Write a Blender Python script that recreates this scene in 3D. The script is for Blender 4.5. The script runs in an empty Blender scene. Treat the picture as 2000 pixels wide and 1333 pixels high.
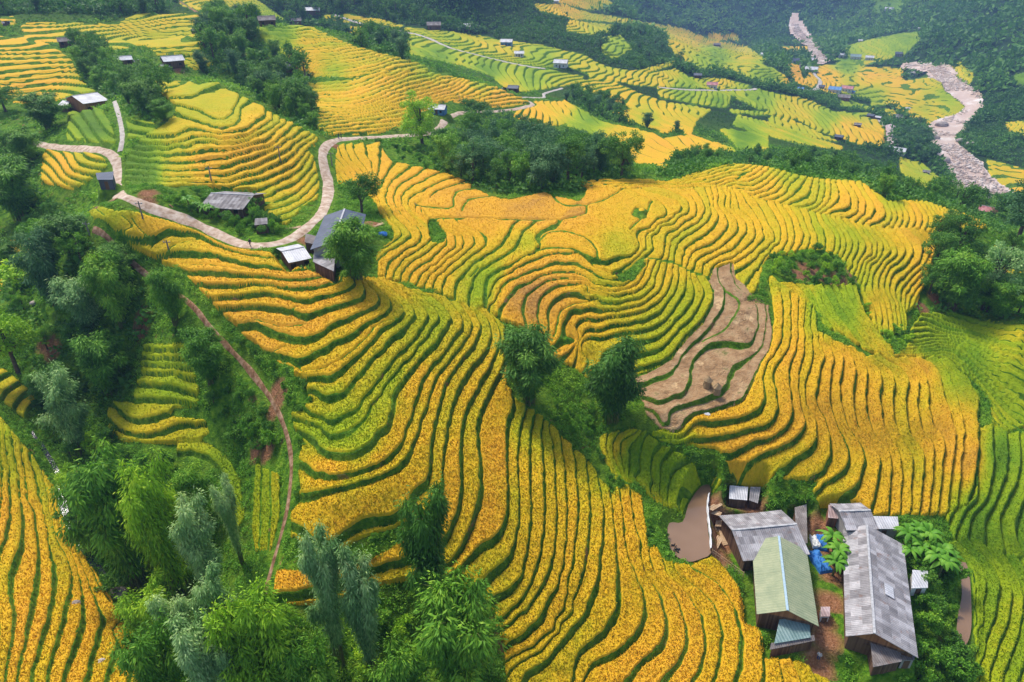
import bpy, bmesh, math, random, time
import numpy as np
from mathutils import Vector, Matrix
T0 = time.time()
rng = np.random.default_rng(7)
random.seed(7)
S = bpy.context.scene
R = math.radians

# ---------------------------------------------------------------- camera, sky, sun, exposure
CAMZ = 130.0
cam_d = bpy.data.cameras.new('camera'); cam = bpy.data.objects.new('camera', cam_d)
S.collection.objects.link(cam); S.camera = cam
cam_d.lens = 24.0; cam_d.sensor_width = 36.0; cam_d.clip_start = 1.0; cam_d.clip_end = 12000
PITCH = 30.0
cam.location = (0, 0, CAMZ); cam.rotation_euler = (R(90 - PITCH), 0, 0)
W = bpy.data.worlds.new("World"); S.world = W; W.use_nodes = True
nt = W.node_tree; nt.nodes.clear()
sky = nt.nodes.new('ShaderNodeTexSky'); sky.sky_type = 'NISHITA'; sky.sun_disc = False
SUN_EL, SUN_AZ = 57.0, -38.0           # azimuth measured from +Y (the view direction) towards +X
sky.sun_elevation = R(SUN_EL); sky.sun_rotation = R(SUN_AZ)
sky.air_density = 1.0; sky.dust_density = 3.0; sky.ozone_density = 1.0
bg = nt.nodes.new('ShaderNodeBackground'); bg.inputs[1].default_value = 0.14
wo = nt.nodes.new('ShaderNodeOutputWorld')
nt.links.new(sky.outputs[0], bg.inputs[0]); nt.links.new(bg.outputs[0], wo.inputs[0])
sl = bpy.data.lights.new('sun', 'SUN'); sl.energy = 2.5; sl.angle = R(10); sl.color = (1.0, 0.95, 0.86)
so = bpy.data.objects.new('sun', sl); S.collection.objects.link(so)
sd = Vector((math.sin(R(SUN_AZ)) * math.cos(R(SUN_EL)), math.cos(R(SUN_AZ)) * math.cos(R(SUN_EL)), math.sin(R(SUN_EL))))
so.rotation_euler = sd.to_track_quat('Z', 'Y').to_euler(); so.location = sd * 500
S.view_settings.view_transform = 'Standard'; S.view_settings.look = 'None'
S.view_settings.exposure = 0.60; S.view_settings.gamma = 1.0
S.cycles.max_bounces = 5; S.cycles.diffuse_bounces = 2; S.cycles.glossy_bounces = 2
S.cycles.transmission_bounces = 3; S.cycles.transparent_max_bounces = 4; S.cycles.volume_bounces = 0

# ---------------------------------------------------------------- picture <-> place
F = 24.0 / 36.0 * 2000.0
CP, SP = math.cos(R(PITCH)), math.sin(R(PITCH))
def pdir(px, py):
    u = (np.asarray(px, float) - 1000.0) / F; v = (666.5 - np.asarray(py, float)) / F
    return u, CP + v * SP, -SP + v * CP
def project(x, y, z):
    z = z - CAMZ
    dep = y * CP - z * SP; up = y * SP + z * CP
    dep = np.maximum(dep, 1e-3)
    return 1000.0 + F * x / dep, 666.5 - F * up / dep

# value noise in the plan, several octaves
_NT = rng.random((256, 256)).astype(np.float32)
def vnoise(x, y, scale, oct=3, seed=0):
    out = np.zeros(np.shape(x), np.float32); amp = 1.0; tot = 0.0
    X = np.asarray(x, np.float64) / scale + 37.7 * seed + 500; Y = np.asarray(y, np.float64) / scale + 91.3 * seed + 500
    for o in range(oct):
        xi = np.floor(X).astype(np.int64); yi = np.floor(Y).astype(np.int64)
        fx = (X - xi).astype(np.float32); fy = (Y - yi).astype(np.float32)
        fx = fx * fx * (3 - 2 * fx); fy = fy * fy * (3 - 2 * fy)
        a = _NT[xi & 255, yi & 255]; b = _NT[(xi + 1) & 255, yi & 255]
        c = _NT[xi & 255, (yi + 1) & 255]; d = _NT[(xi + 1) & 255, (yi + 1) & 255]
        out += amp * (a + (b - a) * fx + (c - a) * fy + (a - b - c + d) * fx * fy)
        tot += amp; amp *= 0.5; X = X * 2.03 + 11.1; Y = Y * 2.03 + 5.7
    return out / tot * 2 - 1
def sstep(a, b, x):
    t = np.clip((x - a) / (b - a), 0, 1); return t * t * (3 - 2 * t)

def tps_fit(P, v, lam=0.0):
    P = np.asarray(P, float); n = len(P)
    d2 = ((P[:, None] - P[None]) ** 2).sum(-1)
    K = 0.5 * d2 * np.log(d2 + 1e-12); K[np.arange(n), np.arange(n)] = 0
    A = np.zeros((n + 3, n + 3)); A[:n, :n] = K + lam * np.eye(n)
    A[:n, n] = 1; A[:n, n + 1:] = P; A[n, :n] = 1; A[n + 1:, :n] = P.T
    w = np.linalg.solve(A, np.concatenate([v, np.zeros(3)]))
    return P, w
def tps_eval(m, X, Y):
    P, w = m; X = np.asarray(X, np.float32); shp = X.shape; X = X.ravel(); Y = np.asarray(Y, np.float32).ravel()
    out = (w[-3] + w[-2] * X + w[-1] * Y).astype(np.float32)
    for k in range(len(P)):
        d2 = (X - np.float32(P[k, 0])) ** 2 + (Y - np.float32(P[k, 1])) ** 2
        out += np.float32(0.5 * w[k]) * d2 * np.log(d2 + np.float32(1e-12))
    return out.reshape(shp)

# ---------------------------------------------------------------- lie of the land: picture point -> height relative to the camera
HC = """650 530 -50;600 710 -57;650 960 -64;992 900 -68;1150 1080 -75;1480 1280 -82;200 430 -46;230 385 -44.5;160 195 -44;450 250 -38;450 380 -47;
400 160 -37;600 210 -50;500 165 -47;740 262 -53;640 350 -50.5;855 215 -57;740 180 -46;749 138 -43;620 62 -33;500 50 -30;80 100 -36;80 190 -45;200 60 -34;
250 10 -28;0 0 -24;340 130 -40;870 90 -62;985 83 -71;1095 130 -75;850 60 -56;780 112 -44;700 50 -54;1100 170 -80;1030 205 -66;1100 230 -75;1250 270 -80;
1100 300 -74;1200 355 -53;1000 335 -62;1450 325 -56;1700 390 -62;1900 430 -69;1200 420 -53;1000 450 -53.5;930 560 -58;800 500 -54.5;760 400 -51.5;740 300 -50.5;
860 350 -52.5;1150 560 -57.5;1300 600 -60.5;1400 700 -66;1300 820 -69.5;1250 730 -67;1030 790 -68.5;1200 840 -72.5;1000 780 -67;1300 920 -76;1350 1030 -79.5;
1550 1150 -83;1720 1150 -83.5;1650 1020 -82;1450 1000 -81;1500 800 -69.5;1700 850 -74.5;1900 880 -80.5;1650 970 -80;1600 660 -64.5;1500 560 -60.5;1480 430 -57.5;1640 470 -60;
1800 500 -66;1700 620 -68;1800 690 -74;1900 650 -76;2000 640 -72;1980 780 -83;1960 900 -84.5;1980 1150 -92;1880 1150 -86;1750 1320 -88;1900 550 -76;1990 480 -80;
390 610 -56.5;560 870 -66;550 1040 -71;500 1170 -75;400 850 -72;300 750 -69;115 920 -81;240 1160 -87;0 850 -73;60 1200 -78;0 1333 -76;100 650 -67;0 550 -68;
50 400 -57;50 285 -50;150 330 -48;250 600 -61;150 450 -52.5;150 780 -76;700 1250 -77;850 1300 -79;1000 1290 -79.5;1150 1330 -81.5;400 1200 -83;300 1000 -80;
1850 250 -150;1790 150 -146;1590 100 -141;1960 380 -153;1700 150 -139;1600 220 -126;1700 260 -136;1550 270 -112;1600 330 -88;1400 230 -96;1300 190 -91;1450 160 -106;1820 330 -146;1750 330 -125;1900 400 -105;
1300 60 -76;1100 10 -55;1000 60 -62;1500 112 -126;1400 40 -135;1400 2 -105;1600 20 -120;1800 50 -112;1950 150 -122;1985 250 -138;2000 5 -62;1200 5 -80;1650 90 -136;1900 200 -140;700 0 -38;900 10 -45;800 30 -48;
400 20 -31;300 80 -38;640 440 -50;520 480 -49;350 430 -47;460 410 -48;620 480 -51;270 330 -46.5;330 300 -44"""
hp = np.array([[float(q) for q in s.split()] for s in HC.replace('\n', '').split(';')])
dx, dy, dz = pdir(hp[:, 0], hp[:, 1]); tt = hp[:, 2] / dz
hx, hy = dx * tt, dy * tt; hz = hp[:, 2]
# land beyond the frame: low behind and beside the viewer, mountains far off
EX = [(0, 35, -80), (-40, 30, -76), (45, 30, -87), (110, 60, -96), (-90, 45, -74), (-120, 100, -64), (150, 100, -95), (190, 160, -86),
      (-190, 200, -46), (-330, 330, -30), (330, 260, -140), (-420, 620, 10), (-60, 700, 12), (-900, 1400, 160), (0, 1500, 130), (800, 2400, 260), (2600, 2600, 330),
      (-900, 3200, 380), (1900, 1300, 240), (900, 620, -60), (1300, 900, 120), (0, 4500, 520), (2600, 4500, 520), (560, 500, -130), (-2500, 3500, 300), (3500, 2500, 420)]
ex = np.array(EX, float)
hx = np.concatenate([hx, ex[:, 0]]); hy = np.concatenate([hy, ex[:, 1]]); hz = np.concatenate([hz, ex[:, 2]])
h_az = np.arctan2(hx, hy); h_lr = np.log(np.hypot(hx, hy))
HM = tps_fit(np.stack([h_az, h_lr], 1), hz, 0.0004)

# polar grid of ground points, about one per pixel of the picture
NA = 1600
rr = [38.0]
while rr[-1] < 4775:
    r_ = rr[-1]; h_ = 65 + 75 * min(1, max(0, (r_ - 230) / 300)); rr.append(r_ + 0.56 * (r_ * r_ + h_ * h_) / (h_ * 683) * (1 + max(0, r_ - 1700) / 900))
rr = np.array(rr); NR = len(rr)
wr = 0.90 + 0.28 * np.clip((150 - rr) / 110.0, 0, 1)
ss = np.linspace(-1, 1, NA)
AZ = ss[None, :] * wr[:, None]; RR = np.repeat(rr[:, None], NA, 1)
# the smooth surface on a coarser lattice, then interpolated
ci = np.unique(np.r_[np.arange(0, NR, 5), NR - 1]); cj = np.unique(np.r_[np.arange(0, NA, 5), NA - 1])
Hc = tps_eval(HM, AZ[np.ix_(ci, cj)], np.log(RR[np.ix_(ci, cj)]))
def upsample(C, ci, cj, n, m):
    a = np.empty((len(ci), m), np.float32)
    for k in range(len(ci)): a[k] = np.interp(np.arange(m), cj, C[k])
    i0 = np.clip(np.searchsorted(ci, np.arange(n), 'right') - 1, 0, len(ci) - 2)
    f = ((np.arange(n) - ci[i0]) / (ci[i0 + 1] - ci[i0])).astype(np.float32)[:, None]
    return a[i0] * (1 - f) + a[i0 + 1] * f
def box(Aa, k):
    for ax in (0, 1):
        p = np.cumsum(np.pad(Aa, [(k + 1, k) if i == ax else (0, 0) for i in (0, 1)], mode='edge'), axis=ax, dtype=np.float64)
        n = Aa.shape[ax]
        Aa = ((p[2 * k + 1:] - p[:-2 * k - 1]) if ax == 0 else (p[:, 2 * k + 1:] - p[:, :-2 * k - 1])) / (2 * k + 1)
        Aa = Aa[:n] if ax == 0 else Aa[:, :n]
    return Aa.astype(np.float32)
H = box(upsample(Hc, ci, cj, NR, NA), 3)
X = (RR * np.sin(AZ)).astype(np.float32); Y = (RR * np.cos(AZ)).astype(np.float32)
H = H + CAMZ
# far relief: spurs and gullies on the mountains
fw = sstep(450, 1000, RR).astype(np.float32)
qx, qy = project(X, Y, H)       # the valley floor stays smooth
fw = fw * (1 - 0.93 * sstep(1420, 1500, qx) * sstep(2050, 1960, qx) * sstep(45, 75, qy)); del qx, qy
H = H + fw * (vnoise(X, Y, 420, 4, 1) * 0.05 * RR + vnoise(X, Y, 90, 3, 2) * 7.0)
H = H + sstep(180, 320, RR) * vnoise(X, Y, 70, 2, 3) * 2.2
H = H.astype(np.float32)
PX, PY = project(X, Y, H)
print('land', time.time() - T0)
def gidx(x, y):
    r = np.hypot(x, y); a = np.arctan2(x, y)
    fi = np.clip(np.interp(r, rr, np.arange(NR)), 0, NR - 1.001)
    w = 0.90 + 0.28 * np.clip((150 - r) / 110.0, 0, 1)
    fj = np.clip((a / w + 1) * 0.5 * (NA - 1), 0, NA - 1.001)
    return fi, fj
def gsample(G, x, y):
    fi, fj = gidx(np.asarray(x, float), np.asarray(y, float)); i = fi.astype(int); j = fj.astype(int); a = fi - i; b = fj - j
    return G[i, j] * (1 - a) * (1 - b) + G[i + 1, j] * a * (1 - b) + G[i, j + 1] * (1 - a) * b + G[i + 1, j + 1] * a * b
_ts = 55 * np.exp(np.linspace(0, math.log(70), 900))
def hit(px, py, G=None):
    """the ground point seen at a picture point"""
    G = H if G is None else G
    u, y, z = pdir(px, py)
    d = CAMZ + z * _ts - gsample(G, u * _ts, y * _ts)
    k = np.argmax(d < 0) if (d < 0).any() else len(_ts) - 1
    k = max(k, 1); a, b = d[k - 1], d[k]; f = a / (a - b) if a != b else 0
    t = _ts[k - 1] + (_ts[k] - _ts[k - 1]) * f
    return np.array([u * t, y * t, CAMZ + z * t])

# picture-space survey sheet (half resolution with a margin) used to carry the traced outlines onto the land
MX0, MY0, MW, MH = -400, -60, 1400, 960          # cell = 2 picture pixels
def P2(s): return np.array([[float(a) for a in q.split()] for q in s.split(';')])
gxs = MX0 + 2 * np.arange(MW); gys = MY0 + 2 * np.arange(MH)
def raster(poly):
    m = np.zeros((MH, MW), bool); p = np.asarray(poly); q = np.roll(p, -1, 0)
    for k in range(len(p)):
        x0, y0 = p[k]; x1, y1 = q[k]
        if y0 == y1: continue
        if y0 > y1: x0, y0, x1, y1 = x1, y1, x0, y0
        i0 = max(0, math.ceil((y0 - MY0) / 2)); i1 = min(MH - 1, math.ceil((y1 - MY0) / 2) - 1)
        if i1 < i0: continue
        yy = gys[i0:i1 + 1]; xx = x0 + (yy - y0) * (x1 - x0) / (y1 - y0)
        m[i0:i1 + 1] ^= gxs[None, :] > xx[:, None]
    return m
def linedist(D, pts, w):
    pts = np.asarray(pts)
    for k in range(len(pts) - 1):
        x0, y0 = pts[k]; x1, y1 = pts[k + 1]
        a = int(max(0, (min(x0, x1) - w - MX0) // 2)); b = int(min(MW, (max(x0, x1) + w - MX0) // 2 + 2))
        c = int(max(0, (min(y0, y1) - w - MY0) // 2)); d = int(min(MH, (max(y0, y1) + w - MY0) // 2 + 2))
        if a >= b or c >= d: continue
        gx, gy = gxs[None, a:b], gys[c:d, None]; L2 = (x1 - x0) ** 2 + (y1 - y0) ** 2 + 1e-9
        t = np.clip(((gx - x0) * (x1 - x0) + (gy - y0) * (y1 - y0)) / L2, 0, 1)
        D[c:d, a:b] = np.minimum(D[c:d, a:b], np.hypot(gx - x0 - t * (x1 - x0), gy - y0 - t * (y1 - y0)))
def smooth_line(p, step=9.0):
    p = np.asarray(p, float)
    if len(p) < 3: return p
    e = np.vstack([2 * p[0] - p[1], p, 2 * p[-1] - p[-2]]); out = []
    for k in range(1, len(e) - 2):
        a, b, c, d = e[k - 1:k + 3]; n = max(1, int(np.hypot(*(c - b)) / step))
        for s in range(n):
            t = s / n
            out.append(0.5 * (2 * b + (c - a) * t + (2 * a - 5 * b + 4 * c - d) * t * t + (3 * b - a - 3 * c + d) * t ** 3))
    out.append(p[-1]); return np.array(out)

# ---- the terraced fields.  Each: name, outline, list of (level, bank line) | None for fields that follow the contours, height of one step
FIELDS = []
def field(poly, curves=None, step=None, mult=1.0, rice=1.0, w=0.0): FIELDS.append((P2(poly), curves, step, mult, rice, w))
def C(txt):
    out = []
    for ln in txt.strip().split('\n'):
        lv, s = ln.split(':'); out.append((float(lv), P2(s)))
    return out
# fields that follow the contours (farther away)
for st, polys in ((1.1, [
 "-400 75;0 75;60 75;100 90;140 118;148 140;165 165;190 180;140 190;110 200;90 210;50 205;0 195;-400 190",
 "40 50;60 45;230 50;260 30;400 30;395 110;330 105;310 110;280 90;230 100;140 85;100 85;50 75",
 "340 0;350 -60;620 -60;500 0;560 40;500 45;420 30;360 15", "0 35;30 35;30 50;0 50",
 "240 135;270 135;265 150;240 150", "345 118;400 112;418 130;380 138",
 "85 290;120 300;175 295;222 305;215 325;150 372;80 360;82 330", "135 215;205 215;232 285;130 275",
 "245 235;305 245;300 275;245 275;225 250", "30 470;75 470;60 530;10 540;0 575;-30 575;-30 500", "0 720;25 735;75 780;50 820;5 785;-60 780;-60 700",
 ]), (1.15, [
 "630 28;700 30;790 50;780 56;700 46;630 41", "790 55;860 60;960 75;1000 85;1060 90;1140 112;1160 140;1060 130;990 120;960 110;850 80;790 70",
 "790 72;850 82;960 112;990 122;1060 132;1150 160;1020 182;980 170;960 150;900 130;850 120;800 110",
 "668 50;720 55;720 75;690 72", "1150 140;1180 142;1260 170;1200 160;1150 158", "1225 215;1300 228;1345 250;1300 262;1240 244;1190 222", "1440 225;1500 240;1590 272;1650 288;1640 296;1560 282;1480 262;1430 246", "1420 214;1500 220;1500 226;1430 222", "860 95;960 118;1040 136;1000 136;940 128;880 112", "1040 132;1140 150;1130 162;1060 150", "1240 150;1320 135;1345 150;1300 152;1240 158", "1110 130;1180 140;1320 150;1420 155;1470 170;1440 175;1270 170;1160 150",
 "1130 162;1200 162;1240 180;1300 200;1390 215;1360 238;1350 270;1310 240;1280 232;1240 218;1180 190;1140 178",
 "1280 172;1400 178;1430 182;1422 212;1360 205;1290 190",
 "1040 200;1110 200;1180 240;1230 250;1300 270;1350 265;1430 290;1440 300;1320 300;1300 332;1240 320;1215 295;1190 300;1175 270;1100 245;1050 250;1000 230;1010 215",
 "1000 80;1060 90;1140 108;1180 130;1240 140;1320 118;1318 128;1250 148;1150 140;1130 125;1060 105;1000 95",
 ]), (1.5, [
 "1040 8;1100 10;1150 25;1250 42;1330 55;1400 80;1460 92;1500 118;1490 125;1400 110;1330 90;1290 65;1200 45;1120 38;1050 20",
 "1290 66;1400 95;1480 122;1530 145;1545 165;1500 165;1440 145;1350 132;1320 110", "1175 75;1210 68;1235 95;1200 118;1175 105",
 "1110 40;1200 50;1230 60;1150 70;1105 62", "1060 0;1080 -40;1160 -20;1200 10;1160 22;1110 10",
 "1590 128;1640 128;1760 133;1765 160;1830 148;1852 168;1888 208;1880 220;1812 250;1775 238;1745 205;1700 208;1700 195;1610 182;1570 158",
 "1500 185;1560 190;1600 205;1640 225;1660 245;1600 260;1560 235;1500 225", "1600 218;1700 222;1735 262;1732 288;1700 290;1640 272;1600 255;1580 235",
 "1500 228;1540 232;1600 262;1645 280;1610 275;1560 262;1500 250", "1648 92;1700 78;1760 66;1800 62;1795 80;1765 110;1690 126;1655 112",
 "1380 65;1440 68;1445 80;1390 80", "1515 92;1580 92;1586 104;1530 104",
 "1925 310;2000 332;2200 360;2200 400;2000 382;1970 372;1935 350", "1755 308;1800 320;1830 345;1868 372;1840 385;1790 360;1760 340",
 "1960 240;2000 236;2100 240;2100 285;2000 272;1975 262", "1980 145;2050 140;2050 170;1985 165", "1860 130;1875 120;1905 150;1890 165;1870 150",
 "1940 480;1990 520;2030 560;2030 600;1990 575;1955 520;1935 500", "1640 190;1700 210;1745 215;1760 240;1700 215;1640 208",
 "1340 165;1480 175;1590 200;1590 215;1480 215;1420 185", "1700 0;1760 0;1760 22;1705 25", "1532 122;1560 128;1568 150;1592 175;1560 165;1540 145", "1625 115;1690 120;1690 127;1640 127", "1400 252;1500 264;1500 300;1440 292;1420 268", "1850 255;1860 262;1868 272;1850 268"])):
    for s in polys: field(s, None, st, 1.0)

# near terraces, traced bank by bank
field("300 150;330 165;370 160;385 168;430 170;500 205;590 255;622 270;618 285;600 295;625 320;632 345;620 390;590 410;560 440;530 430;505 400;500 375;430 370;400 364;345 366;245 368;240 340;255 300;262 290;300 260;345 225;340 205;330 195;300 175", C("""
0:330 196;360 194;400 182;430 176
0.9:339 210;372 216;420 232;450 228;462 210
1.8:339 222;375 233;420 251;450 247;466 231;470 215
3:300 274;345 271;375 260;420 264;480 260;520 230;520 215
4:282 285;330 288;390 272;430 276;490 268;530 240;534 222
5:261 294;285 299;345 292;390 282;450 285;495 272;545 245;550 225
6:250 303;300 309;360 309;420 300;468 294;500 285;524 279;545 255;562 235
7:250 316;309 323;390 321;450 312;500 297;530 290;555 270;578 247
8:248 331;318 337;375 337;420 333;465 325;500 315;530 299;556 283;590 260
9:248 343;327 347;390 349;435 348;480 336;505 329;540 313;570 294;602 270
10:248 355;339 358;405 360;450 360;500 347;539 330;572 308;592 288
11:345 368;432 370;465 366;500 360;545 345;581 324;600 300
12:500 379;530 369;566 351;592 330;606 306
13:518 390;554 375;590 354;610 330;617 308
14:530 400;575 383;606 355;624 325"""))
field("510 165;600 166;700 155;735 138;820 140;900 155;960 170;1010 190;1040 203;1000 214;900 204;870 200;815 226;795 246;740 262;640 267;620 250;610 190;520 185", C("""
0:600 168;665 165;716 150;749 138
1.3:520 172;610 177;680 173;730 157;775 141
4:614 195;680 192;740 174;800 151;840 144
7:614 210;695 210;755 192;815 174;862 157;885 153
9:617 223;690 220;760 205;825 187;880 170;900 157
11:620 237;695 228;770 216;830 198;890 180;915 163
14:644 255;710 246;785 238;830 215;900 200;960 178
16:660 266;740 259;800 246;850 218;930 203;1000 190
18:720 275;830 250;930 215;1030 203"""))
field("500 50;530 62;570 50;610 55;700 95;780 115;830 130;840 142;780 141;730 139;700 152;620 154;590 137;570 117;530 90;510 75", C("""
0:500 58;560 64;610 60;625 66
4:530 82;580 90;630 86;670 84
8:560 108;620 114;680 104;720 100
11:580 126;640 132;690 122;740 112
14:600 147;660 145;715 136;770 120
17:680 160;750 150;830 135"""))
# long slope from the road to the farm
field("172 418;185 400;215 402;262 418;300 416;350 425;400 450;450 478;490 492;545 497;560 525;600 530;640 533;672 545;740 545;790 563;840 575;880 590;930 602;960 612;985 640;990 760;1015 790;1040 805;1080 835;1110 870;1150 905;1175 940;1198 968;1203 955;1225 950;1255 975;1263 1040;1263 1070;1285 1075;1300 1098;1345 1108;1390 1087;1435 1134;1480 1220;1500 1285;1560 1295;1615 1333;1700 1500;1000 1500;985 1270;965 1200;935 1165;880 1150;820 1135;720 1150;640 1180;535 1180;540 1115;600 1120;600 1085;567 1050;570 1010;585 985;590 960;582 925;590 880;600 870;575 845;570 815;600 800;615 790;600 775;600 745;575 735;575 720;525 700;480 660;450 630;415 595;390 565;350 530;325 520;296 500;270 488;225 462;195 440", C("""
0:185 398;300 412;400 447;470 485;545 494
1:300 479;324 468;360 464;387 467;420 482;465 498;500 504;533 506;560 509
2:336 506;375 504;420 507;465 518;500 527;545 530;572 533;600 530;625 524
3:350 535;376 542;420 543;465 546;500 546;542 549;575 552;605 550;632 542;644 534
4:380 562;394 564;435 566;468 566;500 561;539 564;569 570;599 572;635 566;662 557;669 548;665 540
5:414 591;450 590;480 586;500 584;545 585;578 594;599 599;629 590;668 578;692 566;695 557;689 545;683 540
6:417 609;450 611;480 608;500 608;536 612;569 617;603 632;626 620;668 608;698 596;714 584;716 572;707 554;695 539
7:470 650;500 645;530 659;560 671;593 678;620 671;656 647;695 626;740 605;744 593;734 572;719 557;704 539
8:524 698;545 704;578 717;620 704;656 683;695 662;728 635;764 614;767 599;758 581;746 570;728 557;710 542
9:526 727;566 747;599 750;641 750;677 729;716 690;755 648;782 633;792 618;788 600;770 580;740 558
10:590 772;611 771;644 789;671 780;695 750;734 705;770 669;803 639;815 624;812 612;795 590;760 564
11:614 819;644 834;671 825;704 801;728 768;761 726;794 690;827 648;839 627;833 610;815 592;780 567
12:623 840;641 861;668 861;704 837;728 795;755 756;785 720;818 681;848 645;861 627;847 603;820 583
13:578 852;614 879;644 900;674 906;710 894;740 864;761 840;770 804;785 762;818 720;851 684;878 645;884 630;872 609;845 585
14:590 924;620 939;668 942;710 930;761 906;788 870;803 825;818 780;836 738;866 702;896 663;908 639;899 615;885 597
15:590 984;635 972;695 957;755 936;791 912;806 879;824 828;839 786;854 744;890 699;917 663;924 642;914 615;900 598
16:572 1041;620 1076;656 1072;695 1048;728 1030;770 1026;800 999;824 963;836 952;846 900;848 855;857 816;869 768;890 729;920 696;938 660;941 639;929 615;915 600
17:540 1112;600 1113;680 1095;740 1080;800 1050;845 1015;863 969;866 924;872 870;881 816;899 768;929 720;956 690;963 660;956 633;935 608
18:535 1182;640 1170;720 1130;790 1110;850 1085;885 1040;902 984;903 930;905 870;911 816;935 768;962 720;971 699;978 670;975 645
19:880 1110;902 1083;929 1017;944 963;942 945;938 885;935 846;950 792;977 744;986 722
20:880 1132;911 1110;950 1077;980 1053;995 1008;996 960;993 900;994 860;1000 820;1008 800
21:935 1160;956 1143;980 1123;1000 1098;1010 1050;1017 1008;1016 963;1013 900;1018 850;1030 805
22:965 1180;1000 1164;1018 1140;1033 1077;1039 1008;1038 933;1037 870;1043 825;1048 812
23:985 1215;1015 1188;1045 1128;1061 1068;1067 993;1066 933;1061 870;1061 834
24:985 1232;1010 1212;1045 1178;1072 1128;1087 1068;1090 1008;1087 933;1081 870;1074 837
25:985 1275;1020 1257;1057 1225;1072 1189;1093 1143;1105 1083;1110 1008;1106 933;1102 890;1098 865
26:1000 1290;1045 1268;1084 1234;1101 1200;1107 1170;1113 1128;1123 1077;1132 1008;1129 933;1125 895
27:1010 1305;1065 1270;1096 1225;1120 1180;1138 1137;1151 1083;1155 993;1151 933;1148 910
28:1030 1333;1075 1300;1099 1269;1135 1227;1159 1188;1174 1128;1178 1083;1183 1008;1172 945
29:1100 1400;1123 1323;1135 1284;1180 1248;1207 1209;1213 1158;1207 1083;1201 1023;1195 975
30:1120 1400;1150 1314;1186 1296;1231 1263;1258 1227;1262 1188;1252 1143;1229 1092;1222 1038;1213 972
31:1180 1400;1228 1333;1255 1302;1294 1269;1303 1227;1297 1188;1276 1143;1255 1101;1254 1070
32:1260 1390;1297 1333;1330 1293;1342 1248;1333 1197;1315 1158;1279 1119;1268 1083
33:1330 1400;1357 1333;1371 1308;1378 1263;1372 1218;1351 1173;1315 1137;1297 1101
34:1380 1400;1396 1333;1405 1293;1410 1233;1393 1182;1354 1143;1318 1112
35:1420 1400;1438 1333;1450 1293;1447 1233;1426 1173;1390 1131;1352 1110
36:1480 1400;1492 1333;1492 1278;1471 1203;1435 1134;1392 1088
38.5:1600 1400;1580 1333;1545 1270;1510 1210"""))
field("655 330;660 285;745 285;762 318;800 325;850 335;900 350;930 372;960 385;1000 392;1050 380;1110 370;1216 372;1180 393;1147 402;1144 420;1096 432;1087 447;1069 450;1050 465;1054 480;1045 501;1024 507;1000 523;980 530;956 545;950 560;950 602;926 605;890 590;850 572;800 558;755 548;738 540;735 500;757 470;765 445;745 430;735 400;700 360;660 360", C("""
-6:662 330;680 345;690 365
-3:690 320;712 345;722 385
0:734 480;752 470;765 458;760 446;750 425;735 400;728 380;735 350;742 330
1:734 497;755 485;779 470;786 461;779 446;761 431;749 410;742 393;745 370;757 345
2:740 512;764 491;794 473;804 464;800 452;782 437;770 419;760 401;756 380;768 355;790 340
3:755 548;758 524;776 506;809 485;824 470;822 458;809 443;791 425;776 407;770 389;778 370;800 354
4:768 551;773 530;791 509;824 488;843 470;842 455;824 438;800 419;787 401;787 384;800 371;828 356
5:782 557;791 530;818 506;849 485;860 470;850 452;818 428;802 410;799 395;816 380;841 368;866 356
6:797 557;803 542;830 518;867 488;874 472;860 452;832 434;814 418;818 402;835 390;875 368;905 359
7:815 557;827 539;854 518;887 488;892 473;882 458;855 442;830 428
8:832 557;845 536;875 509;905 485;908 470;895 455;868 444
9:848 572;854 548;884 518;920 488;930 473;920 458;890 444
10:866 590;866 566;884 536;920 502;950 479;951 465;930 450;905 440
11:890 592;893 563;914 533;950 503;980 482;995 461;1002 445;1010 438
12:918 600;925 560;930 545;950 527;986 503;1012 477;1021 456;1040 441
13:950 606;950 560;956 545;980 530;1000 522;1024 507;1045 501;1054 480;1050 465;1069 450;1087 447;1096 432"""))
field("812 401;830 389;860 380;900 362;930 372;960 385;1000 392;1050 380;1120 358;1150 355;1216 372;1180 393;1147 402;1144 420;1096 432;1000 432;890 430;839 430;825 410", [], 0)
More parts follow.
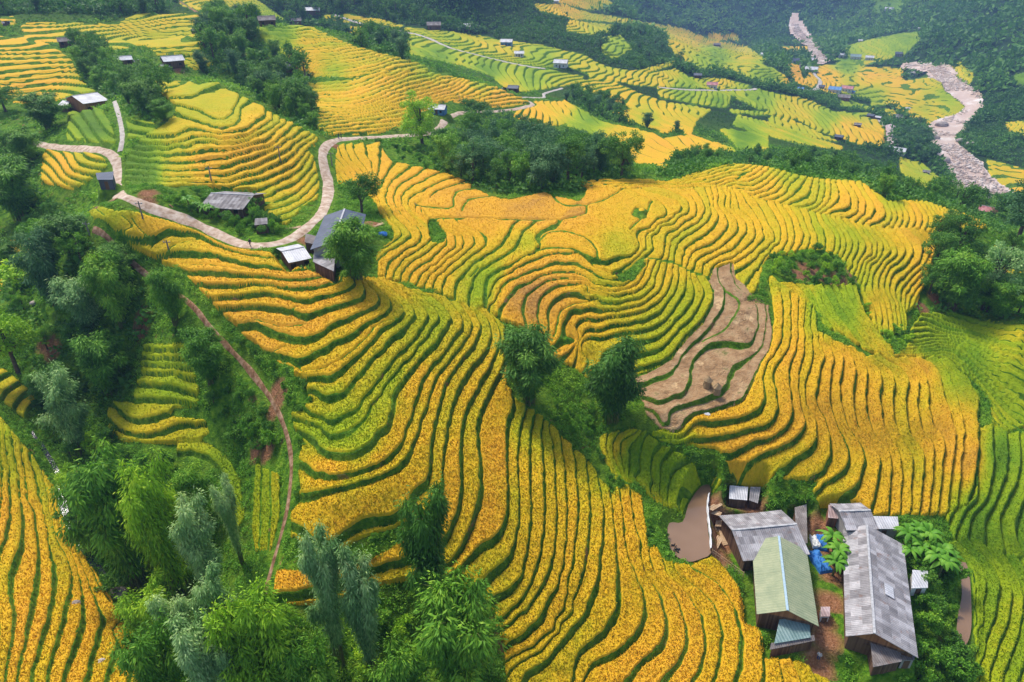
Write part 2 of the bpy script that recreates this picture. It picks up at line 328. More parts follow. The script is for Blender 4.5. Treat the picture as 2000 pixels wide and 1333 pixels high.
field("1216 372;1180 393;1147 402;1144 420;1096 432;1087 447;1069 450;1050 465;1054 480;1051 493;1078 486;1120 492;1144 507;1159 522;1180 531;1198 540;1225 532;1255 507;1285 510;1318 516;1342 530;1375 540;1387 546;1393 528;1426 515;1435 549;1444 560;1470 590;1495 590;1480 560;1490 520;1500 505;1520 502;1545 500;1560 490;1600 490;1625 500;1640 505;1655 530;1670 545;1678 560;1705 640;1716 655;1770 650;1770 610;1790 600;1800 570;1815 530;1830 490;1820 462;1800 452;1760 452;1700 445;1650 430;1600 420;1540 405;1480 390;1430 368;1380 368;1330 372;1280 368", C("""
-0.6:1087 470;1150 450;1200 420
0:1168 517;1186 520;1210 511;1239 500;1250 486;1247 460;1273 446;1298 428;1302 412;1285 395;1250 382;1216 372
1:1250 500;1262 488;1264 464;1285 443;1315 426;1330 414;1327 399;1300 386;1260 375
2:1255 507;1273 494;1276 467;1297 446;1330 425;1347 405;1336 387;1310 376
3:1290 510;1298 494;1301 474;1324 452;1357 427;1362 408;1347 381;1335 373
4:1300 515;1306 503;1309 482;1330 458;1366 434;1379 411;1370 387;1360 374
5:1311 520;1319 504;1322 485;1354 460;1381 436;1390 414;1387 399;1381 381;1378 370
6:1330 524;1334 511;1340 492;1378 463;1399 444;1402 420;1394 405;1394 385;1390 372
7:1339 528;1343 520;1349 504;1390 481;1420 450;1423 432;1409 414;1405 390;1402 374
8:1352 533;1357 528;1361 516;1393 496;1432 466;1444 444;1430 420;1416 402;1420 384;1412 374
9:1372 538;1375 522;1414 497;1450 469;1459 444;1445 425;1428 409;1430 388;1424 374
10:1385 545;1393 528;1426 510;1468 478;1477 459;1468 432;1450 415;1442 395;1434 377
11:1425 518;1456 504;1483 481;1492 459;1480 426;1465 403;1450 382
12:1434 549;1444 534;1471 516;1500 487;1512 474;1509 450;1500 435;1485 405;1470 386
13:1500 500;1511 486;1525 462;1524 441;1512 418;1498 395
14:1527 495;1539 468;1536 441;1525 418;1514 400
15:1543 492;1554 468;1549 438;1540 418;1528 402
16:1560 488;1572 468;1564 444;1555 420;1542 405
17:1580 485;1583 460;1575 440;1565 415
18:1597 483;1597 465;1590 445;1580 420
19:1612 480;1612 462;1605 445;1595 423
20:1627 495;1632 468;1621 448;1606 428
21:1635 499;1642 471;1634 450;1618 432
22:1645 505;1654 477;1645 454;1628 435
23:1653 512;1666 486;1660 461;1640 438
24:1664 524;1677 492;1674 468;1655 443
25:1670 536;1689 498;1689 474;1670 448
26:1676 549;1701 504;1703 480;1685 455
27:1680 565;1695 516;1713 494;1713 478;1697 458
28:1712 650;1706 600;1690 565;1697 540;1712 514;1726 492;1722 476;1708 458
29:1722 650;1720 600;1704 565;1710 538;1724 514;1739 498;1737 482;1722 462
30:1735 650;1730 605;1716 565;1717 549;1729 528;1750 505;1751 487;1736 465
31:1744 640;1740 600;1728 565;1729 549;1741 528;1765 507;1768 487;1752 466
32:1752 625;1748 595;1738 570;1743 545;1756 535;1780 510;1783 490;1768 468
33:1758 620;1753 592;1750 580;1765 549;1792 522;1804 498;1801 484;1784 468
34:1767 645;1763 610;1763 570;1780 546;1804 522;1818 498;1815 480;1800 465
35.5:1775 640;1772 600;1782 570;1808 540;1825 512;1830 490"""))
field("1051 493;1078 486;1120 492;1144 507;1159 522;1180 531;1198 540;1225 532;1255 507;1285 510;1318 516;1342 530;1375 540;1384 550;1394 570;1390 600;1372 635;1339 666;1312 701;1285 719;1246 731;1238 742;1150 740;1085 700;1040 650;985 630;960 610;950 605;950 560;956 545;980 530;1000 523;1024 507;1045 501", C("""
-1:950 560;956 545;980 530;1000 519;1024 503;1045 496;1080 485;1120 488
0:955 585;975 550;1000 534;1030 519;1060 504;1090 497;1126 497;1150 513;1165 522;1198 538
1:960 600;980 565;1000 549;1030 537;1060 528;1099 522;1132 524;1159 536;1185 550;1220 545
2:985 600;1000 579;1030 558;1066 540;1108 537;1141 543;1156 553;1180 561;1216 561;1240 548;1255 520
3:1027 645;1024 606;1033 579;1060 558;1090 549;1129 549;1150 556;1156 567;1186 573;1216 570;1247 557;1260 530;1268 508
4:1054 645;1052 603;1066 579;1096 564;1147 562;1152 578;1186 582;1225 579;1257 565;1272 540;1284 512
5:1070 650;1072 612;1090 591;1120 582;1162 585;1175 597;1210 597;1246 588;1272 570;1281 545;1289 518
6:1072 698;1102 663;1108 630;1120 614;1135 616;1180 615;1234 606;1270 588;1288 570;1297 545;1303 520
7:1075 735;1108 700;1129 672;1126 645;1141 632;1192 624;1255 615;1288 594;1306 570;1314 545;1315 524
8:1085 745;1115 728;1128 700;1131 673;1141 657;1168 654;1192 645;1255 636;1288 618;1309 588;1325 558;1327 534;1324 519
9:1130 750;1150 705;1180 670;1216 660;1270 651;1294 639;1318 609;1336 582;1342 555;1342 537
10:1150 760;1185 700;1222 682;1264 675;1300 657;1327 627;1354 594;1358 564;1348 540
11:1200 740;1240 705;1276 696;1312 669;1345 636;1369 600;1375 564;1363 543
12:1225 745;1246 729;1285 717;1312 699;1339 663;1372 633;1390 600;1394 570;1384 550"""))
# reaped, muddy terraces
field("1394 528;1432 514;1437 545;1470 578;1500 595;1508 650;1500 690;1480 726;1462 768;1444 792;1390 810;1357 816;1339 834;1315 850;1290 842;1265 815;1245 760;1240 740;1285 720;1312 702;1339 666;1372 636;1392 600;1396 570;1384 550", C("""
0:1245 731;1285 717;1312 699;1339 663;1372 633;1390 600;1394 570;1384 545
1:1261 757;1276 747;1318 729;1330 705;1366 669;1402 624;1418 582;1420 567;1405 549;1405 525
1.5:1438 572;1455 610;1445 645;1412 664
2:1279 790;1330 780;1348 762;1357 708;1381 684;1420 681;1465 678;1482 640;1480 600;1465 579;1435 549;1430 520
3:1294 834;1309 813;1330 801;1369 792;1402 780;1423 759;1432 729;1474 696;1490 675;1495 640;1492 594;1468 576
4:1265 818;1291 841;1315 850;1339 834;1357 816;1390 810;1444 792;1462 768;1480 726;1500 690;1508 650;1510 600"""), None, 1.0, 0.0)
field("1495 555;1505 540;1520 555;1560 575;1590 600;1600 650;1635 670;1660 680;1690 700;1720 690;1760 702;1840 700;1870 712;1885 740;1912 770;1916 900;1902 970;1885 992;1840 1010;1700 1008;1660 978;1600 985;1585 962;1600 945;1500 935;1450 925;1415 900;1395 880;1300 868;1270 850;1290 842;1315 850;1339 834;1357 816;1390 810;1444 792;1462 768;1480 726;1500 690;1508 650;1510 600", C("""
0:1291 841;1315 850;1339 834;1357 816;1390 810;1444 792;1462 768;1480 726;1500 690;1508 650;1511 600;1505 565
1:1354 838;1387 840;1444 831;1480 816;1496 775;1494 735;1502 711;1516 690;1528 665;1530 640;1531 612;1527 575
2:1310 872;1396 867;1450 855;1500 840;1515 822;1520 780;1514 738;1524 711;1542 681;1546 645;1546 612;1545 580
3:1380 895;1435 900;1462 882;1500 867;1530 849;1548 816;1548 774;1545 741;1548 711;1557 675;1559 636;1560 595
4:1420 935;1459 918;1474 909;1500 893;1545 876;1569 849;1572 816;1563 777;1561 741;1569 705;1572 675;1571 640;1575 600
5:1500 945;1536 930;1560 903;1593 876;1597 849;1593 822;1575 786;1573 759;1581 729;1588 693;1587 663;1583 630
6:1570 955;1605 933;1620 909;1626 876;1620 840;1602 801;1599 762;1605 720;1608 687;1599 658
7:1615 950;1647 933;1662 900;1659 876;1638 834;1625 795;1622 750;1629 714;1626 693;1606 663
8:1640 985;1668 972;1683 939;1692 900;1680 864;1656 828;1644 792;1641 756;1647 720;1645 690;1636 676
9:1704 1000;1719 936;1722 900;1707 873;1680 837;1669 801;1671 759;1674 729;1668 705;1650 678
10:1737 1005;1743 945;1740 894;1716 855;1698 822;1692 780;1695 745;1692 720;1672 688
11:1761 1005;1764 930;1755 876;1737 846;1725 810;1722 768;1723 745;1716 723;1692 702
12:1780 1005;1785 930;1785 891;1761 858;1747 822;1746 777;1749 750;1740 729;1712 708
13:1797 1005;1806 924;1806 891;1782 852;1774 816;1774 768;1775 747;1757 722;1730 706
14:1815 1005;1824 930;1824 870;1803 834;1794 798;1796 762;1789 737;1766 714
15:1833 1005;1842 915;1845 864;1824 828;1816 792;1813 755;1800 725
16:1850 1000;1860 924;1869 855;1857 807;1845 768;1837 744;1825 722
17:1870 990;1879 900;1882 840;1872 792;1860 756;1845 725
18:1890 992;1911 924;1916 840;1911 780;1884 738;1862 710"""))
# far side of the central hill, smooth and grazing
field("1150 355;1250 350;1300 357;1340 345;1390 330;1440 320;1500 328;1560 345;1620 352;1680 355;1720 385;1735 395;1800 392;1850 410;1900 425;1930 445;1900 455;1850 440;1825 462;1800 452;1760 452;1700 445;1650 430;1600 420;1540 405;1480 390;1430 368;1380 368;1330 372;1280 368;1216 372", C("""
0:1150 357;1250 356;1330 357;1400 340;1450 328
3:1216 372;1300 366;1400 362;1450 350;1480 338
6:1430 370;1470 375;1500 360;1520 342
9:1500 395;1530 385;1545 362;1560 348
12:1560 408;1590 400;1600 375;1600 352
16:1620 420;1660 412;1660 385;1645 357
20:1700 445;1730 425;1720 400;1700 372
25:1780 450;1790 425;1775 400
29:1830 455;1835 430;1815 400
33:1880 450;1875 430;1850 412
38:1930 450;1910 430"""))
field("1500 560;1520 552;1560 558;1600 560;1670 560;1690 620;1712 652;1745 690;1745 702;1700 692;1650 660;1612 640;1590 600;1550 575", C("""
0:1510 545;1560 580;1600 640
2:1575 562;1600 605;1640 660
4:1608 562;1632 615;1680 675
6:1636 562;1660 612;1712 680
8:1664 562;1685 612;1742 685"""))
field("1780 640;1800 615;1850 612;1880 616;1950 632;2000 636;2200 640;2200 830;2000 835;1960 850;1935 830;1935 790;1905 750;1885 735;1850 705;1790 700;1740 700;1770 680", C("""
0:1880 600;1950 622;2030 622
3:1850 630;1890 640;1950 655;2030 662
6:1810 640;1860 655;1910 665;1960 688;2030 712
9:1790 672;1845 667;1895 682;1940 715;2000 760
12:1780 690;1845 684;1880 700;1925 750;1970 800
15:1760 705;1845 698;1872 712;1905 755;1938 800
17:1840 706;1862 722;1890 765;1922 815"""))
field("1915 840;1935 832;1965 850;2000 845;2200 850;2200 1400;1900 1400;1905 1290;1900 1262;1850 1100;1860 1060;1845 1010;1885 994;1903 970", C("""
0:1915 835;1914 900;1905 985;1880 1015;1868 1050;1868 1090
1:1941 849;1944 915;1929 975;1902 1010;1892 1060;1898 1095
2:1968 850;1970 915;1952 970;1928 1015;1924 1055;1935 1100
3:1992 850;1994 925;1976 975;1955 1015;1955 1055;1975 1100
4:2020 860;2018 925;2000 985;1985 1050;2010 1100"""))
field("1850 1062;1875 1058;1905 1062;1950 1080;1985 1090;2200 1100;2200 1400;1905 1400;1905 1290;1900 1262;1903 1150;1880 1105;1850 1085", C("""
0:1848 1070;1885 1095;1902 1130;1906 1200;1900 1260
1:1875 1065;1914 1107;1926 1149;1921 1190;1908 1240;1900 1290
2:1899 1067;1941 1113;1953 1149;1947 1200;1932 1240;1915 1300
3:1928 1075;1962 1121;1977 1165;1967 1230;1945 1285;1935 1333
4:1960 1085;1988 1135;1999 1188;1990 1245;1970 1300;1960 1333
5:1990 1090;2015 1140;2025 1200;2010 1280;1990 1333"""))
field("1165 855;1190 848;1240 840;1260 846;1285 870;1320 885;1345 905;1400 920;1412 940;1400 945;1370 955;1345 980;1335 1000;1310 995;1280 985;1250 950;1225 945;1205 940;1180 900", C("""
0:1170 860;1180 900;1205 940
1:1190 850;1189 890;1209 942
2:1210 850;1198 872;1199 895;1222 944
3:1243 846;1213 867;1216 900;1231 946
4:1250 850;1231 879;1231 942
5:1262 855;1249 900;1246 954
6:1290 878;1273 900;1273 945;1285 990
7:1312 888;1291 915;1288 966;1296 990
8:1345 906;1309 939;1306 990
9:1400 935;1350 955;1335 1000"""))
field("-100 800;0 815;30 850;70 900;105 950;120 1010;145 1060;180 1110;215 1165;240 1220;270 1240;290 1300;290 1420;-300 1420;-300 800", C("""
0:0 830;4 900;5 980;-10 1060
1:10 835;12 868;19 940;24 1000;15 1060;0 1095
2:22 850;34 910;50 1023;48 1077;27 1128;24 1158;33 1212;25 1270
3:42 872;57 978;72 1023;81 1083;78 1128;66 1203;45 1293
4:62 900;84 978;99 1068;111 1119;102 1203;84 1263;66 1333
5:84 928;92 963;106 1038;127 1077;144 1128;135 1188;114 1263;96 1333
6:108 985;122 1038;150 1108;168 1203;156 1263;126 1333
7:140 1050;175 1140;205 1218;195 1263;174 1333
8:200 1150;237 1218;225 1293;212 1333
9:240 1225;262 1270;255 1333"""))
field("282 680;290 672;375 672;385 735;392 780;385 800;340 800;333 815;350 822;400 825;410 850;385 872;300 868;240 862;214 845;212 800;225 792;262 788;262 768;278 740;275 715", C("""
0:280 690;330 691;380 690
1:283 706;330 706;380 708
2:280 720;330 723;384 730
3:290 736;340 736;386 752
4:270 758;320 764;388 780
5:262 788;330 792;390 800
6:222 797;245 822;285 832;330 818;350 810
7:212 825;245 852;300 858;355 842;400 838
8:215 860;300 885;390 875"""))
field("350 865;400 868;440 890;470 940;478 1010;462 1060;448 1010;440 950;420 915;380 895;345 892", C("""
0:345 866;400 866;445 890;475 940;482 1010
1:345 893;380 896;420 916;440 950;448 1010"""))
field("500 910;545 930;548 1000;540 1080;500 1080;492 1040;496 960", C("""
0:496 910;494 1000;492 1090
1:512 910;512 1000;508 1090
2:530 910;531 1000;526 1090
3:550 920;551 1000;545 1090"""))
# strips of rough ground left between fields
WILD = ["572 1046;620 1082;656 1078;700 1056;770 1034;800 1010;812 1040;740 1092;680 1102;600 1114;575 1092", "835 431;850 430;871 458;868 478;845 478;838 460",
        "1200 542;1225 533;1255 509;1262 520;1240 548;1215 556", "1072 372;1090 358;1130 356;1147 370;1140 388;1130 395;1080 384", "750 455;765 450;770 470;738 492;734 480",
        "186 400;205 392;240 393;262 405;255 414;225 416", "735 405;760 440;770 455;750 470;735 465;700 440;700 400", "1450 588;1500 560;1505 590;1495 596"]
EXTRA = [P2(s) for s in """240 425;261 449;249 456;222 456;195 437|258 431;276 455;300 479;296 492|186 407;204 425|326 509;339 487;360 477;387 470|357 523;396 522;432 527;480 531
500 633;536 642;566 646;600 635|581 717;593 727;629 726;668 708;710 672;737 639;758 630;776 630|556 573;562 565|571 614;584 602|539 695;560 678
812 401;854 407;884 404;890 377;932 368|902 413;914 392;956 384|839 430;890 428;1000 431;1096 432|920 542;935 527
1054 480;1051 475;1066 459;1087 454;1120 459;1144 471;1160 482;1168 515|1051 493;1078 486;1120 492;1144 507;1159 522|1231 452;1260 420;1273 396
1081 663;1090 636;1093 615;1129 600;1162 588|1216 372;1180 393;1147 402;1144 420;1096 432;1087 447;1069 450;1050 465;1054 480
1420 570;1444 594;1432 624;1408 654;1372 669|1198 540;1225 532;1255 507;1285 510;1318 516;1342 530;1375 540;1387 546|950 602;950 560;956 545;980 530;1000 523
1000 380;1060 372;1100 400;1144 402|1440 352;1446 345;1462 338""".replace('\n', '|').split('|')]
# colour of the crop: 0 deep green .. 0.5 yellow green .. 0.75 gold .. 1 tan
TONE = """300 440 .74;450 500 .76;400 600 .8;600 560 .82;600 640 .82;500 690 .84;620 690 .62;700 640 .66;640 730 .68;640 780 .5;680 830 .42;640 850 .42;760 740 .45;800 660 .5;850 620 .5;720 880 .46;
650 930 .72;740 900 .72;690 960 .55;820 760 .7;800 860 .66;860 700 .56;700 1020 .64;830 900 .6;600 1020 .58;880 820 .62;900 700 .55;930 800 .66;950 640 .55;970 900 .76;930 1000 .74;900 900 .72;
1050 950 .68;1100 1100 .68;1200 1100 .72;1240 1000 .76;1350 1200 .76;1400 1300 .76;1450 1200 .72;1250 1300 .76;1100 1250 .66;700 1130 .7;580 1150 .76;960 1150 .62;1040 860 .56;
700 300 .78;740 340 .8;800 400 .74;760 470 .6;800 520 .7;870 520 .72;830 450 .66;900 460 .76;950 440 .78;860 380 .82;1000 410 .9;900 400 .88;980 500 .62;960 540 .45;940 570 .4;920 530 .5;
1050 420 .93;1060 400 .95;1000 590 .9;1020 560 .95;1050 600 .96;1080 570 .93;1090 520 .86;1120 540 .84;1000 530 .8;1150 500 .8;1100 480 .82;1030 475 .55;1120 415 .88;1180 410 .78;1250 430 .76;1200 490 .62;1300 470 .56;1300 400 .7;
1300 520 .62;1350 400 .66;1400 470 .68;1450 480 .66;1200 600 .55;1180 560 .62;1150 640 .72;1280 640 .5;1330 600 .48;1250 700 .48;1150 700 .58;1100 690 .72;1450 350 .68;1480 340 .72;1500 380 .7;1540 350 .48;1600 380 .56;1650 400 .7;
1700 420 .78;1780 420 .72;1750 395 .5;1850 430 .66;1560 430 .6;1620 460 .55;1680 470 .5;1720 470 .62;1770 470 .7;1820 500 .78;1700 600 .68;1660 600 .25;1620 600 .3;1750 520 .6;1540 480 .64;1800 540 .74;1500 560 .56;1530 600 .7;
1550 700 .76;1600 800 .78;1700 850 .78;1850 850 .78;1890 900 .84;1620 960 .6;1450 870 .76;1400 830 .76;1700 970 .72;1800 720 .78;1800 980 .68;1650 720 .77;
1950 900 .14;1980 1000 .24;1950 1150 .3;1990 1200 .4;1920 1030 .16;1860 1080 .26;1880 670 .3;1990 660 .48;1990 760 .36;1850 620 .22;1900 710 .2;1820 690 .26;1960 700 .44;
1240 900 .22;1300 930 .18;1200 880 .6;1350 960 .32;60 1000 .72;20 900 .55;100 1200 .74;180 1250 .72;240 1300 .64;50 860 .5;90 960 .6;10 1000 .78;140 1100 .66;300 720 .4;300 820 .52;330 760 .4;450 950 .3;520 1000 .4;
50 500 .78;30 750 .6;120 330 .76;180 310 .6;190 355 .5;180 250 .12;60 170 .76;60 110 .72;80 140 .76;30 90 .7;150 70 .56;300 50 .58;350 90 .56;420 15 .6;200 60 .6;
340 180 .62;400 200 .52;450 200 .56;350 240 .52;400 260 .58;450 290 .72;500 300 .76;400 330 .76;280 340 .1;260 320 .1;280 360 .1;340 345 .6;560 330 .72;600 270 .55;560 420 .5;550 260 .6;620 350 .56;
550 70 .25;600 75 .6;600 130 .7;650 150 .45;700 120 .62;780 130 .56;750 160 .7;650 200 .66;700 180 .7;900 180 .76;980 195 .8;850 200 .76;700 250 .66;560 170 .6;
700 40 .6;850 75 .52;950 85 .56;1000 90 .6;850 110 .2;950 140 .22;1050 150 .25;1100 110 .56;1080 130 .3;1200 140 .52;1200 165 .72;1300 160 .66;1400 165 .66;1200 200 .74;1300 210 .7;1370 220 .6;1200 180 .6;1100 190 .72;
1050 220 .78;1150 235 .26;1220 280 .7;1280 280 .8;1340 280 .76;1400 290 .72;1400 195 .22;1330 180 .24;1480 195 .3;1200 20 .55;1350 70 .64;1100 15 .7;1450 110 .56;1400 115 .25;1500 150 .3;1200 95 .35;
1620 150 .78;1700 150 .78;1750 160 .74;1600 175 .74;1700 190 .36;1780 185 .68;1800 210 .5;1850 200 .36;1830 225 .66;1780 225 .7;1540 215 .6;1560 205 .56;1650 250 .72;1700 270 .72;1550 245 .68;1620 225 .3;1700 90 .42;1760 90 .28;
1410 72 .7;1450 275 .15;1270 235 .45;1550 265 .4;1060 142 .5;1290 145 .55;1550 145 .93;1650 122 .2;1820 25 .2;1550 98 .66;1990 360 .7;1950 340 .6;1800 335 .45;1850 370 .5;1985 255 .62;1990 150 .12;1880 140 .55;1990 560 .7;1960 510 .6;1660 205 .3;1720 10 .1"""
tn = P2(TONE.replace('\n', ''))

# build the sheet: field number, bank level, colour, rough strips, extra banks
RID = np.full((MH, MW), -1, np.int16); STEP = []
PHI = np.zeros((MH, MW), np.float32)
for k, (poly, curves, step, mult, rice, w) in enumerate(FIELDS):
    m = raster(poly); RID[m] = k
    if curves:
        pts, val = [], []
        for lv, c in curves:
            s = smooth_line(c, 26.0); pts.append(s); val += [lv] * len(s)
        pts = np.concatenate(pts); val = np.array(val)
        mod = tps_fit(pts / 300.0, val, 2e-5)
        jj, ii = np.where(m.any(0))[0], np.where(m.any(1))[0]
        j0, j1, i0, i1 = max(jj[0] - 8, 0), min(jj[-1] + 9, MW), max(ii[0] - 8, 0), min(ii[-1] + 9, MH)
        qi = np.unique(np.r_[np.arange(i0, i1, 2), i1 - 1]); qj = np.unique(np.r_[np.arange(j0, j1, 2), j1 - 1])
        gx, gy = np.meshgrid(gxs[qj] / 300.0, gys[qi] / 300.0)
        v = upsample(tps_eval(mod, gx, gy), qi - i0, qj - j0, i1 - i0, j1 - j0)
        sub = m[i0:i1, j0:j1]; PHI[i0:i1, j0:j1][sub] = v[sub]
    print('field', k, time.time() - T0) if curves else None
# spread the levels a little past each outline so the edges do not tear
RICE = np.zeros((MH, MW), np.float32)
for k, f in enumerate(FIELDS): RICE[RID == k] = f[4]
LAND = (RID >= 0)
for s in WILD:
    m = raster(P2(s)); RICE[m] = 0; LAND &= ~m
FAL = np.zeros((MH, MW), np.float32)
for k, f in enumerate(FIELDS):
    if f[4] == 0: FAL[RID == k] = 1
XD = np.full((MH, MW), 30.0, np.float32)
for e in EXTRA: linedist(XD, smooth_line(e), 12)
q = 8; gx, gy = np.meshgrid(gxs[::q], gys[::q]); ton = np.zeros(gx.shape); wt = np.zeros(gx.shape)
for x, y, t in tn:
    d = ((gx - x) ** 2 + (gy - y) ** 2 + 60.0) ** -1.6; ton += d * t; wt += d
TONEG = upsample((ton / wt).astype(np.float32), np.arange(0, MH, q), np.arange(0, MW, q), MH, MW)
RICE_S = box(RICE, 1); LAND_S = box(LAND.astype(np.float32), 1); FAL_S = box(FAL, 1)
_u, _v = AZ * 1000 + 0 * RR, np.log(RR) * 1000
PXW = PX + 2.6 * vnoise(_u, _v, 13, 3, 71); PYW = PY + 2.2 * vnoise(_u, _v, 13, 3, 72); del _u, _v
def sheet(G, nearest=False):
    fx = np.clip((PXW - MX0) / 2, 0, MW - 1.01); fy = np.clip((PYW - MY0) / 2, 0, MH - 1.01)
    if nearest: return G[(fy + 0.5).astype(int), (fx + 0.5).astype(int)]
    i = fy.astype(int); j = fx.astype(int); a = (fy - i).astype(np.float32); b = (fx - j).astype(np.float32)
    return G[i, j] * (1 - a) * (1 - b) + G[i + 1, j] * a * (1 - b) + G[i, j + 1] * (1 - a) * b + G[i + 1, j + 1] * a * b
rid = sheet(RID, True); rice = sheet(RICE_S); land = sheet(LAND_S); fal = sheet(FAL_S); tone = sheet(TONEG); xd = sheet(XD)
# levels: nearest field cell, interpolated only inside one field
fx = np.clip((PXW - MX0) / 2, 0, MW - 1.01); fy = np.clip((PYW - MY0) / 2, 0, MH - 1.01); i = fy.astype(int); j = fx.astype(int)
a = (fy - i).astype(np.float32); b = (fx - j).astype(np.float32); acc = np.zeros_like(H); ws = np.zeros_like(H)
for di, dj, w_ in ((0, 0, (1 - a) * (1 - b)), (1, 0, a * (1 - b)), (0, 1, (1 - a) * b), (1, 1, a * b)):
    ok = (RID[i + di, j + dj] == rid) * w_; acc += ok * PHI[i + di, j + dj]; ws += ok
phi = np.where(ws > 1e-4, acc / np.maximum(ws, 1e-4), sheet(PHI, True)).astype(np.float32)
contour = np.zeros(len(FIELDS) + 1, np.float32); flat = np.zeros(len(FIELDS) + 1, np.float32)
for k, f in enumerate(FIELDS):
    if f[1] is None: contour[k] = f[2]
    if f[1] == []: flat[k] = 1
st = contour[rid]
Hn = H + vnoise(X, Y, 26, 2, 5) * 1.2 * sstep(200, 350, RR) + vnoise(X, Y, 75, 2, 6) * 5.0 * sstep(520, 700, RR)
phi = np.where(st > 0, -(Hn - 200) / np.maximum(st, 1), phi)
phi = np.where(rid >= 0, phi, 0)
behind = RR > 0
phi += (rid >= 0) * (vnoise(X, Y, 9, 2, 8) * 0.10 + vnoise(X, Y, 2.2, 2, 9) * 0.05) * (st == 0)
del a, b, acc, ws, i, j, fx, fy
# drop of each step from the slope of the land
def grad(G):
    dr = np.gradient(rr)[:, None]; da = (wr * (ss[1] - ss[0]) * rr)[:, None]
    return (np.gradient(G, axis=0) / dr).astype(np.float32), (np.gradient(G, axis=1) / da).astype(np.float32)
h0, h1 = grad(box(H, 6)); p0, p1 = grad(phi)
g2 = p0 * p0 + p1 * p1
ok = (rid >= 0) & (g2 < 9.0); dlev = np.where(ok, -(h0 * p0 + h1 * p1) / (g2 + 1e-3), 0)
dlev = np.clip(dlev, 0.35, 1.2); okf = ok.astype(np.float32)
drop = box(np.where(ok, dlev, 0), 7) / np.maximum(box(okf, 7), 0.02)
drop = np.where(rid >= 0, drop, 0).astype(np.float32)
drop = np.where(st > 0, st * 0.9, drop); drop = np.where(flat[rid] > 0, 0, drop)
frb = np.clip(0.52 * np.sqrt(box(np.where(g2 < 9, g2, 0), 4)), 0.07, 0.155); frb = np.where(st > 0, 0.17, frb); frb = np.where(sheet(FAL_S) > 0.3, 0.17, frb)
del h0, h1, p0, p1, g2, ok, dlev, okf
f = phi - np.floor(phi)
edge = sstep(0.35, 0.65, land)
B0 = (1 - frb * (1 + 0.28 * vnoise(X, Y, 5, 3, 17))).astype(np.float32)
zt = H + drop * edge * (f - sstep(B0, 0.995, f))
roughn = (1 - edge) * (vnoise(X, Y, 5, 3, 11) * 0.55 + vnoise(X, Y, 14, 2, 12) * 0.8) * (1 - 0.0 * RR)
zg = (zt + roughn + edge * vnoise(X, Y, 1.6, 2, 13) * 0.06).astype(np.float32)
print('levels', time.time() - T0)
# ---------------------------------------------------------------- materials
class NT:
    def __init__(s, m): s.m = m; s.t = m.node_tree; s.n = s.t.nodes; s.l = s.t.links
    def add(s, ty, **kw):
        n = s.n.new(ty)
        for k, v in kw.items():
            if k.startswith('i_'): n.inputs[int(k[2:]) if k[2:].isdigit() else k[2:]].default_value = v
            else: setattr(n, k, v)
        return n
    def link(s, a, b): s.l.new(a, b)
    def attr(s, name, typ='GEOMETRY'): return s.add('ShaderNodeAttribute', attribute_name=name, attribute_type=typ)
    def math(s, op, a, b=None, c=None, clamp=False):
        n = s.add('ShaderNodeMath', operation=op, use_clamp=clamp)
        for i, v in enumerate((a, b, c)):
            if v is None: continue
            if isinstance(v, (int, float)): n.inputs[i].default_value = v
            else: s.link(v, n.inputs[i])
        return n.outputs[0]
    def noise(s, scale, detail=2.0, rough=0.5, vec=None, dims='3D'):
        n = s.add('ShaderNodeTexNoise', noise_dimensions=dims); n.inputs['Scale'].default_value = scale
        n.inputs['Detail'].default_value = detail; n.inputs['Roughness'].default_value = rough
        if vec is not None: s.link(vec, n.inputs['Vector'])
        return n.outputs[0]
    def ramp(s, fac, stops, interp='LINEAR'):
        r = s.add('ShaderNodeValToRGB'); cr = r.color_ramp; cr.interpolation = interp
        while len(cr.elements) < len(stops): cr.elements.new(0.5)
        for e, (p, c) in zip(cr.elements, stops): e.position = p; e.color = (*c, 1)
        s.link(fac, r.inputs[0]); return r.outputs[0]
    def mix(s, fac, a, b, mode='MIX'):
        n = s.add('ShaderNodeMix', data_type='RGBA', blend_type=mode)
        for i, v in ((0, fac), (6, a), (7, b)):
            if isinstance(v, (int, float)): n.inputs[i].default_value = v
            elif isinstance(v, tuple): n.inputs[i].default_value = (*v, 1)
            else: s.link(v, n.inputs[i])
        return n.outputs[2]
    def pos(s): return s.add('ShaderNodeNewGeometry').outputs['Position']
    def obj(s): return s.add('ShaderNodeTexCoord').outputs['Object']
    def bump(s, h, strength, dist=0.1):
        b = s.add('ShaderNodeBump'); b.inputs['Strength'].default_value = strength; b.inputs['Distance'].default_value = dist
        s.link(h, b.inputs['Height']); return b.outputs[0]
def material(name, rough=0.9, spec=0.2):
    m = bpy.data.materials.new(name); m.use_nodes = True; g = NT(m)
    g.b = next(n for n in g.n if n.type == 'BSDF_PRINCIPLED')
    g.b.inputs['Roughness'].default_value = rough; g.b.inputs['Specular IOR Level'].default_value = spec
    return m, g
def base(g, c):
    if isinstance(c, tuple): g.b.inputs['Base Color'].default_value = (*c, 1)
    else: g.link(c, g.b.inputs['Base Color'])

